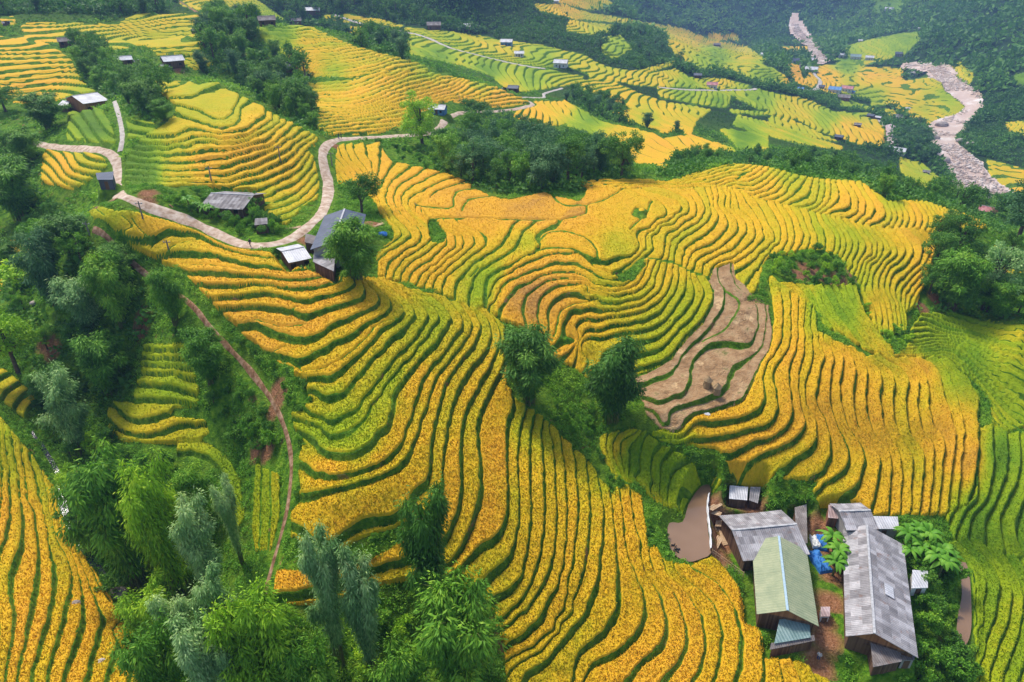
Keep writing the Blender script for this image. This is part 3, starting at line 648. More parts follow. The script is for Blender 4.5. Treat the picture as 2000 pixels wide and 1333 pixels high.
RICE_STOPS = [(0.0, (0.045, 0.125, 0.006)), (0.2, (0.125, 0.25, 0.006)), (0.4, (0.29, 0.38, 0.006)), (0.55, (0.46, 0.40, 0.008)), (0.68, (0.66, 0.405, 0.012)),
              (0.80, (0.72, 0.37, 0.020)), (0.92, (0.60, 0.30, 0.030)), (1.0, (0.45, 0.225, 0.05))]
m_crop, g = material('rice_crop', 0.85, 0.15)
p = g.pos()
lv = g.math('FLOOR', g.attr('phi').outputs['Fac'])
wn = g.add('ShaderNodeTexWhiteNoise', noise_dimensions='1D'); g.link(lv, wn.inputs['W'])
t = g.math('ADD', g.attr('tone').outputs['Fac'], g.math('MULTIPLY', g.math('SUBTRACT', wn.outputs[0], 0.5), 0.13))
t = g.math('ADD', t, g.math('MULTIPLY', g.math('SUBTRACT', g.noise(0.10, 3), 0.5), 0.22))
t = g.math('ADD', t, g.math('MULTIPLY', g.math('SUBTRACT', g.noise(0.9, 2), 0.5), 0.14))
for n in g.n:
    if n.type == 'TEX_NOISE' and not n.inputs['Vector'].is_linked: g.link(p, n.inputs['Vector'])
col = g.ramp(t, RICE_STOPS)
mp = g.add('ShaderNodeMapping'); g.link(p, mp.inputs[0]); mp.inputs['Scale'].default_value = (1, 1, 0.35)
fine = g.noise(2.6, 3, 0.7, mp.outputs[0])
col = g.mix(g.math('MULTIPLY', g.ramp(fine, [(0.30, (1, 1, 1)), (0.50, (0, 0, 0))]), 0.34), col, (0.08, 0.11, 0.006))
col = g.mix(g.math('MULTIPLY', g.ramp(fine, [(0.52, (0, 0, 0)), (0.75, (1, 1, 1))]), 0.12), col, (0.85, 0.62, 0.10))
base(g, col); g.link(g.bump(fine, 0.6, 0.35), g.b.inputs['Normal'])

m_land, g = material('grassy_ground', 0.95, 0.1)
p = g.pos()
n1 = g.noise(0.09, 4, 0.6, p); n2 = g.noise(0.8, 4, 0.65, p); n3 = g.noise(3.2, 3, 0.65, p); n4 = g.noise(0.035, 3, 0.5, p)
grass = g.ramp(n2, [(0.30, (0.026, 0.085, 0.008)), (0.48, (0.075, 0.185, 0.010)), (0.62, (0.15, 0.28, 0.016)), (0.8, (0.27, 0.34, 0.05))])
grass = g.mix(g.ramp(n1, [(0.45, (0, 0, 0)), (0.7, (0.6, 0.6, 0.6))]), grass, (0.15, 0.21, 0.025))
soilc = g.ramp(n3, [(0.3, (0.20, 0.085, 0.035)), (0.6, (0.33, 0.16, 0.08)), (0.8, (0.45, 0.27, 0.16))])
soilm = g.math('MULTIPLY', g.ramp(g.noise(0.30, 5, 0.65, p), [(0.62, (0, 0, 0)), (0.68, (1, 1, 1))]), g.ramp(n4, [(0.45, (0, 0, 0)), (0.6, (1, 1, 1))]))
soilm = g.math('MULTIPLY', soilm, 0.9)
soilm = g.math('MAXIMUM', soilm, g.math('MULTIPLY', g.attr('soil').outputs['Fac'], g.ramp(g.math('ADD', g.math('MULTIPLY', g.noise(0.5, 4, 0.6, p), 0.8), g.math('MULTIPLY', g.attr('soil').outputs['Fac'], 0.35)), [(0.50, (0, 0, 0)), (0.58, (1, 1, 1))])))
c = g.mix(soilm, grass, soilc)
# wooded far slopes read darker and bluer than grass
c = g.mix(g.attr('wood').outputs['Fac'], c, g.ramp(n2, [(0.3, (0.012, 0.035, 0.010)), (0.6, (0.03, 0.07, 0.016)), (0.8, (0.06, 0.10, 0.02))]))
# reaped mud terraces: brown treads, green banks
fr = g.math('FRACT', g.attr('phi').outputs['Fac'])
mud = g.ramp(g.noise(0.55, 5, 0.62, p), [(0.25, (0.20, 0.12, 0.055)), (0.45, (0.36, 0.215, 0.105)), (0.60, (0.46, 0.30, 0.155)), (0.72, (0.17, 0.17, 0.05))])
mud = g.mix(g.ramp(g.noise(0.22, 5, 0.7, p), [(0.58, (0, 0, 0)), (0.64, (1, 1, 1))]), mud, (0.62, 0.42, 0.22))
tread = g.math('MULTIPLY', g.math('LESS_THAN', fr, 0.85), g.math('GREATER_THAN', g.attr('fallow').outputs['Fac'], 0.5))
tread = g.math('MULTIPLY', tread, g.math('GREATER_THAN', g.attr('xd').outputs['Fac'], 2.0))
c = g.mix(tread, c, mud)
base(g, c)
bh = g.math('ADD', n3, g.math('MULTIPLY', n2, 2.0)); g.link(g.bump(bh, 0.7, 0.4), g.b.inputs['Normal'])

def flat_mat(name, stops, scale, rough=0.9, bump=0.3, detail=4, spec=0.2, vec='pos', bd=0.1):
    m, g = material(name, rough, spec); p = g.pos() if vec == 'pos' else g.obj()
    n = g.noise(scale, detail, 0.6, p); base(g, g.ramp(n, stops))
    if bump: g.link(g.bump(g.noise(scale * 3, 3, 0.6, p), bump, bd), g.b.inputs['Normal'])
    return m
m_road = flat_mat('packed_dirt_road', [(0.3, (0.30, 0.19, 0.12)), (0.48, (0.50, 0.37, 0.27)), (0.68, (0.66, 0.55, 0.44))], 0.8, 0.9, 0.4)
m_path = flat_mat('brown_path', [(0.36, (0.15, 0.075, 0.035)), (0.5, (0.27, 0.155, 0.085)), (0.64, (0.42, 0.27, 0.17))], 1.1, 0.95, 0.3, spec=0.05)
m_conc = flat_mat('pale_track', [(0.3, (0.34, 0.29, 0.25)), (0.6, (0.54, 0.49, 0.44))], 0.6, 0.9, 0.2)
m_muddy = flat_mat('muddy_water', [(0.3, (0.20, 0.115, 0.06)), (0.7, (0.26, 0.16, 0.095))], 0.12, 0.07, 0.12, 2, 0.5)
m_river, g = material('river_water', 0.35, 0.4); p = g.pos()
nn = g.noise(0.05, 6, 0.72, p)
base(g, g.ramp(nn, [(0.32, (0.50, 0.35, 0.26)), (0.52, (0.62, 0.46, 0.36)), (0.58, (0.70, 0.57, 0.48)), (0.66, (0.86, 0.79, 0.73))]))
g.link(g.bump(nn, 0.5, 1.0), g.b.inputs['Normal'])
m_rock = flat_mat('boulder', [(0.3, (0.20, 0.16, 0.14)), (0.5, (0.38, 0.32, 0.28)), (0.7, (0.56, 0.50, 0.46))], 0.3, 0.85, 0.5)

m_rubble = flat_mat('river_rubble', [(0.3, (0.36, 0.27, 0.22)), (0.45, (0.54, 0.43, 0.36)), (0.6, (0.70, 0.60, 0.53)), (0.75, (0.84, 0.77, 0.71))], 0.12, 0.85, 0.3)
m_stream = flat_mat('dark_stream', [(0.4, (0.012, 0.016, 0.016)), (0.62, (0.04, 0.05, 0.055)), (0.7, (0.5, 0.5, 0.52))], 1.2, 0.12, 0.6, 4, 0.5)
# ---------------------------------------------------------------- mesh helpers
def mesh_np(name, co, faces, mats, attrs=None, smooth=True, fmat=None):
    """co (n,3) float32; faces (m,3|4) int32, or a list of such arrays"""
    fl = faces if isinstance(faces, list) else [faces]
    me = bpy.data.meshes.new(name); me.vertices.add(len(co)); me.vertices.foreach_set('co', np.ascontiguousarray(co, np.float32).ravel())
    tot = sum(len(x) for x in fl); nl = sum(x.size for x in fl)
    me.loops.add(nl); me.polygons.add(tot)
    me.loops.foreach_set('vertex_index', np.concatenate([x.ravel() for x in fl]).astype(np.int32))
    sizes = np.concatenate([np.full(len(x), x.shape[1], np.int32) for x in fl])
    starts = np.concatenate([[0], np.cumsum(sizes)[:-1]]).astype(np.int32)
    me.polygons.foreach_set('loop_start', starts)
    if smooth: me.polygons.foreach_set('use_smooth', np.ones(tot, bool))
    if fmat is not None: me.polygons.foreach_set('material_index', np.asarray(fmat, np.int32))
    for k, v in (attrs or {}).items():
        a = me.attributes.new(k, 'FLOAT', 'POINT'); a.data.foreach_set('value', np.ascontiguousarray(v, np.float32).ravel())
    me.update(calc_edges=True)
    for m in (mats if isinstance(mats, (list, tuple)) else [mats]): me.materials.append(m)
    return me
COL = S.collection
def link(name, me, parent=None, loc=None):
    o = bpy.data.objects.new(name, me); COL.objects.link(o)
    if parent: o.parent = parent
    if loc is not None: o.location = loc
    return o
def tag(o, label=None, cat=None, group=None, kind=None):
    if label: o['label'] = label
    if cat: o['category'] = cat
    if group: o['group'] = group
    if kind: o['kind'] = kind
    return o
_ii = (np.arange(NR - 1)[:, None] * NA + np.arange(NA - 1)[None, :]).astype(np.int32)
def quads(mask): 
    i = _ii[mask]; return np.stack([i, i + NA, i + NA + 1, i + 1], 1)
def compact(co, fc, attrs):
    used = np.zeros(len(co), bool); used[fc.ravel()] = True; new = np.cumsum(used) - 1
    return co[used], new[fc].astype(np.int32), {k: v.ravel()[used] for k, v in attrs.items()}
inview = (PX > -700) & (PX < 2700) & (PY > -260) & (PY < 1800)
inq = inview[:-1, :-1]

# roads and paths: (centre line in the picture, width in metres, material, name)
ROADS = [("0 278;60 277;85 284;120 288;175 292;212 297;230 306;232 322;227 340;226 365;236 388;262 400;300 407;350 420;400 442;450 468;490 484;525 486;555 475;590 450;620 430;634 405;641 380;641 350;636 330;625 312;632 290;648 275;700 270;760 266;812 264;850 258;864 246;870 232;888 222;930 219;1000 215;1034 208;1042 202;1032 197", 2.3, m_road, 'dirt_road'),
 ("223 197;232 225;238 255;240 280;231 304", 1.2, m_conc, 'farm_track'),
 ("238 388;215 395;190 402;168 418", 1.2, m_path, 'farm_track'),
 ("176 445;195 465;225 485;255 505;285 530;310 550;350 575;375 592;400 635;430 665;460 685;490 725;520 765;545 800;560 835;568 870;573 910;572 940;565 980;553 1020;550 1060;540 1085;525 1120;512 1150;505 1200;500 1260", 0.7, m_path, 'footpath'),
 ("640 25;730 52;765 58;800 66;850 78;870 92;900 103;960 114;1000 127;1080 137", 3.0, m_conc, 'country_road'),
 ("1012 190;1065 191;1060 184;1100 172", 1.8, m_conc, 'country_road'),
 ("1275 170;1330 176;1390 178;1440 176;1475 178;1478 172", 3.0, m_conc, 'country_road'),
 ("1545 175;1598 177;1597 170;1605 160;1596 152;1588 143;1597 138", 4.0, m_conc, 'village_road'), ("1716 232;1722 245;1735 251", 3.5, m_conc, 'village_road'),
 ("340 -5;360 8;385 25", 2.0, m_path, 'footpath'), ("1830 358;1840 376", 2.0, m_conc, 'footpath'), ("1625 118;1628 95", 3.0, m_conc, 'village_road'),
 ("322 408;345 398", 1.0, m_path, 'footpath')]
def arc(pw, step):
    d = np.r_[0, np.cumsum(np.hypot(*np.diff(pw[:, :2], axis=0).T))]; n = max(2, int(d[-1] / step)); s = np.linspace(0, d[-1], n)
    return np.stack([np.interp(s, d, pw[:, k]) for k in range(2)], 1)
road_mask = np.zeros_like(H)
RW = []
for s, w, m, nm in ROADS:
    p = smooth_line(P2(s), 12.0); pw = np.array([hit(*q) for q in p]); pw = arc(pw, 1.2 if w < 2.6 else 4)
    k = 5; pad = np.pad(pw, ((k, k), (0, 0)), mode='edge'); pw = np.stack([np.convolve(pad[:, c], np.ones(2 * k + 1) / (2 * k + 1), 'valid') for c in (0, 1)], 1)
    RW.append((pw, w, m, nm))
    fi, fj = gidx(pw[:, 0], pw[:, 1])
    for (x, y), a, b in zip(pw, fi, fj):            # level the ground under the road
        r = math.hypot(x, y); R_ = w * 0.5 + 1.5
        di = int(R_ / max(1e-3, abs(np.gradient(rr)[int(a)]))) + 2 if False else int(R_ / max(0.05, rr[min(int(a) + 1, NR - 1)] - rr[int(a)])) + 2
        dj = int(R_ / (r * wr[int(a)] * (ss[1] - ss[0]))) + 2
        i0, i1, j0, j1 = max(0, int(a) - di), int(a) + di, max(0, int(b) - dj), int(b) + dj
        d = np.hypot(X[i0:i1, j0:j1] - x, Y[i0:i1, j0:j1] - y)
        road_mask[i0:i1, j0:j1] = np.maximum(road_mask[i0:i1, j0:j1], sstep(w * 0.5 + 1.3, w * 0.5 + 0.1, d))
zg = zg * (1 - road_mask) + (H - 0.08) * road_mask

# river, ponds
RIVER = ["1760 140;1790 145;1825 150;1843 160;1848 175;1885 205;1890 212;1880 224;1850 235;1820 246;1812 256;1820 268;1822 290;1825 310;1850 330;1862 350;1870 375;1900 388;1940 400;1975 384;1950 365;1930 345;1910 315;1880 290;1860 270;1870 260;1895 240;1912 215;1912 200;1905 180;1888 160;1860 148;1840 142;1800 137;1765 135",
         "1540 70;1565 82;1580 90;1584 118;1600 124;1614 118;1606 104;1582 86;1566 76;1545 62"]
rm = np.zeros((MH, MW), bool)
for s in RIVER: rm |= raster(P2(s))
rmf = sheet(box(rm.astype(np.float32), 2)); rmf = np.where(RR > 330, rmf, 0)
bed = box(H, 14)
zg = np.where(rmf > 0.05, zg * (1 - sstep(0.0, 0.3, rmf)) + (bed - 0.8) * sstep(0.0, 0.3, rmf), zg)
POOLS = [("1382 950;1386 962;1379 1000;1381 1040;1386 1075;1370 1085;1345 1091;1318 1076;1309 1050;1311 1022;1335 1020;1345 990;1360 965;1372 953", -79.6),
         ("1872 1103;1886 1105;1894 1140;1896 1220;1886 1252;1870 1246;1872 1200;1879 1160", -86.2)]
pool_w = []
from_cam = lambda px, py, z: np.array([pdir(px, py)[0] * (z / pdir(px, py)[2]), pdir(px, py)[1] * (z / pdir(px, py)[2]), CAMZ + z])
def inside(poly, x, y):
    c = np.zeros(np.shape(x), bool); q = np.roll(poly, -1, 0)
    for (x0, y0), (x1, y1) in zip(poly, q):
        if y0 != y1: c ^= ((y0 > y) != (y1 > y)) & (x < (x1 - x0) * (y - y0) / (y1 - y0) + x0)
    return c
def polydist(poly, x, y):
    d = np.full(np.shape(x), 1e9, np.float32); q = np.roll(poly, -1, 0)
    for (x0, y0), (x1, y1) in zip(poly, q):
        t = np.clip(((x - x0) * (x1 - x0) + (y - y0) * (y1 - y0)) / ((x1 - x0) ** 2 + (y1 - y0) ** 2 + 1e-9), 0, 1)
        d = np.minimum(d, np.hypot(x - x0 - t * (x1 - x0), y - y0 - t * (y1 - y0)))
    return np.where(inside(poly, x, y), -d, d)
PADS = []      # (world polygon, height, blend width)
def apply_pads():
    global zg
    for poly, z, bw in PADS:
        lo = poly.min(0) - bw - 1; hi = poly.max(0) + bw + 1
        m = (X > lo[0]) & (X < hi[0]) & (Y > lo[1]) & (Y < hi[1])
        d = polydist(poly, X[m], Y[m]); w = sstep(bw, 0.0, d); zg[m] = zg[m] * (1 - w) + z * w
        nocrop[m] = np.maximum(nocrop[m], sstep(0.8, 0.2, d))
nocrop = np.maximum(sstep(0.02, 0.2, rmf), sstep(0.05, 0.4, road_mask)).astype(np.float32)
for s, z in POOLS:
    w = np.array([from_cam(a, b, z)[:2] for a, b in smooth_line(np.vstack([P2(s), P2(s)[:1]]), 8.0)]); pool_w.append((w, CAMZ + z)); PADS.append((w, CAMZ + z - 0.5, 2.2))
# ---------------------------------------------------------------- roofs, walls and the like
def sheet_mat(name, c0, c1, c2, period=0.32, rough=0.6, patch=0.5, rust=0.0):
    """corrugated sheets: ridges run down the slope (object y), sheets differ a little"""
    m, g = material(name, rough, 0.3); o = g.obj(); sx = g.add('ShaderNodeSeparateXYZ'); g.link(o, sx.inputs[0])
    w = g.math('SINE', g.math('MULTIPLY', sx.outputs[0], 2 * math.pi / period))
    cb = g.add('ShaderNodeCombineXYZ'); g.link(g.math('FLOOR', g.math('DIVIDE', sx.outputs[0], 0.8)), cb.inputs[0]); g.link(g.math('FLOOR', g.math('DIVIDE', sx.outputs[1], 1.2)), cb.inputs[1])
    wn = g.add('ShaderNodeTexWhiteNoise', noise_dimensions='3D'); g.link(cb.outputs[0], wn.inputs['Vector'])
    v = g.math('ADD', g.math('MULTIPLY', wn.outputs[0], patch), g.math('MULTIPLY', g.noise(0.6, 5, 0.65, o), 1 - patch))
    v = g.math('ADD', v, g.math('MULTIPLY', w, 0.06)); c = g.ramp(v, [(0.22, c0), (0.5, c1), (0.75, c2)])
    if rust: c = g.mix(g.ramp(g.noise(0.9, 4, 0.7, o), [(0.58, (0, 0, 0)), (0.70, (rust, rust, rust))]), c, (0.22, 0.09, 0.04))
    base(g, c); g.link(g.bump(w, 0.5, 0.06), g.b.inputs['Normal']); return m
MR = dict(
 grey=sheet_mat('weathered_grey_sheet', (0.16, 0.15, 0.155), (0.30, 0.285, 0.29), (0.52, 0.50, 0.51), 0.32, 0.75, 0.36, 0.45),
 brown=sheet_mat('brown_grey_sheet', (0.13, 0.11, 0.10), (0.22, 0.19, 0.175), (0.36, 0.33, 0.31), 0.32, 0.8, 0.3, 0.5),
 white=sheet_mat('white_metal_sheet', (0.40, 0.40, 0.42), (0.56, 0.56, 0.58), (0.70, 0.70, 0.72), 0.4, 0.45, 0.25),
 green=sheet_mat('pale_green_metal_sheet', (0.22, 0.27, 0.16), (0.30, 0.34, 0.20), (0.38, 0.40, 0.24), 0.45, 0.5, 0.12),
 teal=sheet_mat('teal_metal_sheet', (0.13, 0.22, 0.21), (0.19, 0.29, 0.28), (0.26, 0.36, 0.35), 0.45, 0.5, 0.3),
 slate=sheet_mat('slate_blue_metal_sheet', (0.045, 0.06, 0.095), (0.07, 0.09, 0.135), (0.10, 0.12, 0.17), 0.45, 0.5, 0.2),
 blue=sheet_mat('blue_metal_sheet', (0.05, 0.17, 0.38), (0.09, 0.26, 0.52), (0.16, 0.35, 0.60), 0.45, 0.5, 0.3),
 red=sheet_mat('faded_red_sheet', (0.34, 0.11, 0.11), (0.50, 0.20, 0.20), (0.60, 0.30, 0.29), 0.45, 0.6, 0.4),
 pink=sheet_mat('pinkish_old_sheet', (0.30, 0.21, 0.20), (0.44, 0.33, 0.32), (0.55, 0.44, 0.43), 0.45, 0.7, 0.5),
 thatch=sheet_mat('old_wood_shingle', (0.14, 0.125, 0.12), (0.24, 0.22, 0.215), (0.38, 0.36, 0.35), 0.9, 0.9, 0.4))
m_rust = sheet_mat('rusty_patch', (0.2, 0.09, 0.05), (0.30, 0.14, 0.08), (0.4, 0.22, 0.12))
def plank_mat(name, a, b):
    m, g = material(name, 0.85, 0.15); o = g.obj(); sx = g.add('ShaderNodeSeparateXYZ'); g.link(o, sx.inputs[0])
    k = g.math('ADD', g.math('FLOOR', g.math('DIVIDE', sx.outputs[0], 0.22)), g.math('MULTIPLY', g.math('FLOOR', g.math('DIVIDE', sx.outputs[1], 0.22)), 7.0))
    wn = g.add('ShaderNodeTexWhiteNoise', noise_dimensions='1D'); g.link(k, wn.inputs['W']); base(g, g.ramp(g.math('ADD', g.math('MULTIPLY', wn.outputs[0], 0.6), g.math('MULTIPLY', g.noise(3, 4, 0.6, o), 0.4)), [(0.2, a), (0.8, b)])); return m
MWL = dict(wood=plank_mat('dark_plank_wall', (0.09, 0.05, 0.032), (0.20, 0.12, 0.075)), orange=plank_mat('fresh_plank_wall', (0.26, 0.11, 0.05), (0.42, 0.20, 0.09)),
 white=flat_mat('whitewashed_wall', [(0.3, (0.58, 0.56, 0.53)), (0.7, (0.74, 0.73, 0.70))], 0.7, vec='obj'), block=flat_mat('grey_block_wall', [(0.3, (0.30, 0.28, 0.26)), (0.7, (0.42, 0.40, 0.37))], 0.9, vec='obj'),
 blue=sheet_mat('blue_sheet_wall', (0.05, 0.16, 0.36), (0.08, 0.23, 0.46), (0.12, 0.3, 0.52)), slate=sheet_mat('dark_sheet_wall', (0.05, 0.06, 0.09), (0.08, 0.09, 0.12), (0.1, 0.12, 0.15)),
 brick=flat_mat('red_brick_wall', [(0.3, (0.22, 0.09, 0.055)), (0.7, (0.36, 0.16, 0.10))], 1.5, vec='obj'))
m_dark = flat_mat('dark_opening', [(0.4, (0.02, 0.018, 0.016)), (0.6, (0.035, 0.03, 0.028))], 2, 0.6, 0.0, vec='obj')
m_ridge = flat_mat('ridge_cap', [(0.4, (0.35, 0.35, 0.36)), (0.6, (0.5, 0.5, 0.5))], 2, 0.6, 0.0, vec='obj')
m_bluecap = flat_mat('pale_blue_ridge_cap', [(0.4, (0.32, 0.45, 0.55)), (0.6, (0.42, 0.55, 0.62))], 2, 0.6, 0.0, vec='obj')
m_doorw = plank_mat('door_planks', (0.12, 0.07, 0.04), (0.2, 0.12, 0.07))
class MB:
    def __init__(s): s.v = []; s.f = []
    def box(s, x0, x1, y0, y1, z0, z1):
        o = len(s.v); s.v += [(x, y, z) for z in (z0, z1) for x, y in ((x0, y0), (x1, y0), (x1, y1), (x0, y1))]
        s.f += [[o, o + 3, o + 2, o + 1], [o + 4, o + 5, o + 6, o + 7]] + [[o + k, o + (k + 1) % 4, o + 4 + (k + 1) % 4, o + 4 + k] for k in range(4)]
    def poly(s, pts, ext):
        """prism: polygon pts pushed along ext"""
        o = len(s.v); n = len(pts); s.v += [tuple(p) for p in pts] + [tuple(np.add(p, ext)) for p in pts]
        s.f += [list(range(n))[::-1], list(range(n, 2 * n))] + [[o * 0 + k, (k + 1) % n, n + (k + 1) % n, n + k] for k in range(n)]
        for i in range(len(s.f) - n - 2, len(s.f)): s.f[i] = [o + q for q in s.f[i]]
    def build(s, name, mat, parent=None, loc=None):
        me = bpy.data.meshes.new(name); me.from_pydata(s.v, [], s.f); me.materials.append(mat); me.update()
        bm = bmesh.new(); bm.from_mesh(me); bmesh.ops.recalc_face_normals(bm, faces=bm.faces); bm.to_mesh(me); bm.free()
        return link(name, me, parent, loc)
def empty(name, loc, rz=0, label=None, cat=None, group=None):
    r = bpy.data.objects.new(name, None); COL.objects.link(r); r.location = loc; r.rotation_euler = (0, 0, rz); r.empty_display_size = 0.5
    return tag(r, label, cat, group)
def gable(name, loc, rz, L, w1, w2, zw, rise, roof, wall, label, cat='house', over=0.5, doors=((0.0, 0.9),), wins=(-0.3, 0.3), sky=None, cap=None, gabwall=None, sag=0.0):
    """gabled building: ridge along x, eaves at y=-w1 and y=+w2, door on the -y side"""
    r = empty(name, loc, rz, label, cat)
    a = L / 2 - over; y0, y1 = -w1 + over, w2 - over
    zr = zw + rise; zy = lambda y: zw + rise * (1 - abs(y) / (w1 if y < 0 else w2))
    b = MB(); b.poly([(-a, y0, -1.0), (-a, y1, -1.0), (-a, y1, zy(y1) - 0.1), (-a, 0, zr - 0.12), (-a, y0, zy(y0) - 0.1)], (2 * a, 0, 0)); b.build('wall', MWL[wall], r)
    b = MB(); n = max(2, int(L / 3))
    for sgn, w in ((-1, w1), (1, w2)):
        for k in range(n):
            x0, x1 = -L / 2 + L * k / n, -L / 2 + L * (k + 1) / n
            s0 = sag * math.sin(math.pi * k / n) + 0.02 * ((k * 7) % 3); s1 = sag * math.sin(math.pi * (k + 1) / n) + 0.02 * (((k + 1) * 5) % 3)
            b.poly([(x0, 0, zr - s0), (x1, 0, zr - s1), (x1, sgn * w, zw - s1), (x0, sgn * w, zw - s0)], (0, 0, 0.07))
    ro = b.build('roof', MR[roof], r)
    b = MB(); b.box(-L / 2 - 0.02, L / 2 + 0.02, -0.16, 0.16, zr + 0.02 - sag * 0.5, zr + 0.13 - sag * 0.2); b.build('ridge_cap', cap or m_ridge, ro)
    for x, w in doors:
        b = MB(); b.box(x * L - w / 2, x * L + w / 2, y0 - 0.05, y0 + 0.1, -0.1, 2.0); b.build('door', m_doorw, r)
    for x in wins:
        b = MB(); b.box(x * L - 0.45, x * L + 0.45, y0 - 0.04, y0 + 0.1, 0.9, 1.8); b.build('window', m_dark, r)
    if gabwall:
        b = MB(); b.poly([(a + 0.02, y0 * 0.9, zy(y0) - 0.2), (a + 0.02, y1 * 0.9, zy(y1) - 0.2), (a + 0.02, 0, zr - 0.2)], (0.05, 0, 0)); b.build('gable', MWL[gabwall], r)
        b = MB(); b.box(a + 0.02, a + 0.09, -0.6, 0.6, 0, 2.0); b.build('door', m_doorw, r)
    if sky:
        for (x, y, lx, ly) in sky:
            sg = -1 if y < 0 else 1; w = w1 if sg < 0 else w2; pts = [(x - lx / 2, yy, zy(yy) + 0.075) for yy in (y - ly / 2,)] + [(x + lx / 2, y - ly / 2, zy(y - ly / 2) + 0.075), (x + lx / 2, y + ly / 2, zy(y + ly / 2) + 0.075), (x - lx / 2, y + ly / 2, zy(y + ly / 2) + 0.075)]
            b = MB(); b.poly(pts, (0, 0, 0.03)); b.build('skylight', MR['white'], ro)
    return r
def pad_rect(c, rz, hx_, hy_, z, bw=1.6):
    ca, sa = math.cos(rz), math.sin(rz); PADS.append((np.array([[c[0] + ca * x - sa * y, c[1] + sa * x + ca * y] for x, y in ((-hx_, -hy_), (hx_, -hy_), (hx_, hy_), (-hx_, hy_))]), z, bw))
def gable_px(name, R0, R1, E0, E1, zg_, zw, rise, *a, **k):
    """R0,R1: the two ends of the ridge in the picture; E0,E1: a point on the near / far eave; zg_: ground height relative to the camera"""
    p0, p1 = from_cam(*R0, zg_ + zw + rise)[:2], from_cam(*R1, zg_ + zw + rise)[:2]; d = p1 - p0; L = np.hypot(*d); d /= L; n = np.array([-d[1], d[0]]); c = (p0 + p1) / 2
    e0, e1 = (from_cam(*e, zg_ + zw)[:2] - c for e in (E0, E1 or E0)); w1, w2 = abs(e0 @ n), abs(e1 @ n) if E1 else abs(e0 @ n)
    if e0 @ n > 0: w1, w2 = w2, w1
    rz = math.atan2(d[1], d[0])
    print(k.get('label', a[2] if len(a) > 2 else ''), 'L %.1f w %.1f %.1f' % (L, w1, w2))
    pad_rect(c, rz, L / 2, max(w1, w2), CAMZ + zg_ - 0.05); return gable(name, (c[0], c[1], CAMZ + zg_), rz, L, w1, w2, zw, rise, *a, **k)
LATER = []
def lean_to(parent_c, rz, x0, x1, y0, y1, z0, z1, mat, label, name='shed', wall='wood', z=0.0):
    """mono-pitch shed in its own frame at parent_c: roof from z1 (at y1) down to z0 (at y0)"""
    r = empty(name, (parent_c[0], parent_c[1], z), rz, label, 'shed')
    b = MB(); b.poly([(x0, y0, z0), (x1, y0, z0), (x1, y1, z1), (x0, y1, z1)], (0, 0, 0.07)); b.build('roof', MR[mat], r)
    b = MB(); b.poly([(x0 + .3, y0 + .3, -0.8), (x0 + .3, y1 - .05, -0.8), (x0 + .3, y1 - .05, z1 - 0.1), (x0 + .3, y0 + .3, z0 - 0.02)], (x1 - x0 - .6, 0, 0)); b.build('wall', MWL[wall], r)
    b = MB(); b.box((x0 + x1) / 2 - .45, (x0 + x1) / 2 + .45, y0 + .22, y0 + .35, -0.1, min(1.8, z0 - .2)); b.build('door', m_doorw, r)
    return r
def quad_shed(P, zg_, zs, mat, wall, label, name='shed'):
    """four roof corners in the picture (near-left, near-right, far-right, far-left), heights zs above ground"""
    W_ = np.array([np.r_[from_cam(px, py, zg_ + z)[:2], z] for (px, py), z in zip(P, zs)]); c = W_[:, :2].mean(0)
    d = W_[1, :2] - W_[0, :2]; rz = math.atan2(d[1], d[0]); ca, sa = math.cos(-rz), math.sin(-rz)
    q = W_[:, :2] - c; loc = np.column_stack([q[:, 0] * ca - q[:, 1] * sa, q[:, 0] * sa + q[:, 1] * ca, W_[:, 2]])
    r = empty(name, (c[0], c[1], CAMZ + zg_), rz, label, 'shed'); PADS.append((W_[:, :2].copy(), CAMZ + zg_ - 0.05, 1.5))
    b = MB(); b.poly([tuple(p) for p in loc], (0, 0, 0.07)); b.build('roof', MR[mat], r)
    s = loc.copy(); s[:, :2] *= 0.9; b = MB(); o = [(x, y, -0.8) for x, y, _ in s] + [(x, y, z - 0.03) for x, y, z in s]
    b.v = o; b.f = [[0, 3, 2, 1], [4, 5, 6, 7]] + [[k, (k + 1) % 4, 4 + (k + 1) % 4, 4 + k] for k in range(4)]; b.build('wall', MWL[wall], r)
    mx = (s[0] + s[1]) / 2; b = MB(); b.box(mx[0] - .4, mx[0] + .4, mx[1] - .06, mx[1] + .1, -0.1, min(1.8, zs[0] - .3)); b.build('door', m_doorw, r)
    return r
SOIL = [("1590 530;1610 545;1640 548;1670 540;1575 525;1560 540", 2.6), ("540 760;535 800;545 780;520 880;500 880", 1.4), ("275 630;280 640;90 670;100 680", 2.0), ("1400 1000;1390 980;1410 1050;1400 1080;1425 1020;1620 1180;1600 1220;1610 1260;1600 1300;1630 1120;1470 975;1600 1030;1615 1060;1450 960", 2.6),
        ("290 380;285 395;655 285;350 140;320 128;330 115;1100 110;1365 105;1370 118;1790 590;1830 580;1800 600;980 1240;1010 1250;850 1110;560 640;660 440;730 440;600 470;515 432;175 205", 2.2), ("1400 225;1440 222;1480 230;1330 215;1430 215", 4.0)]
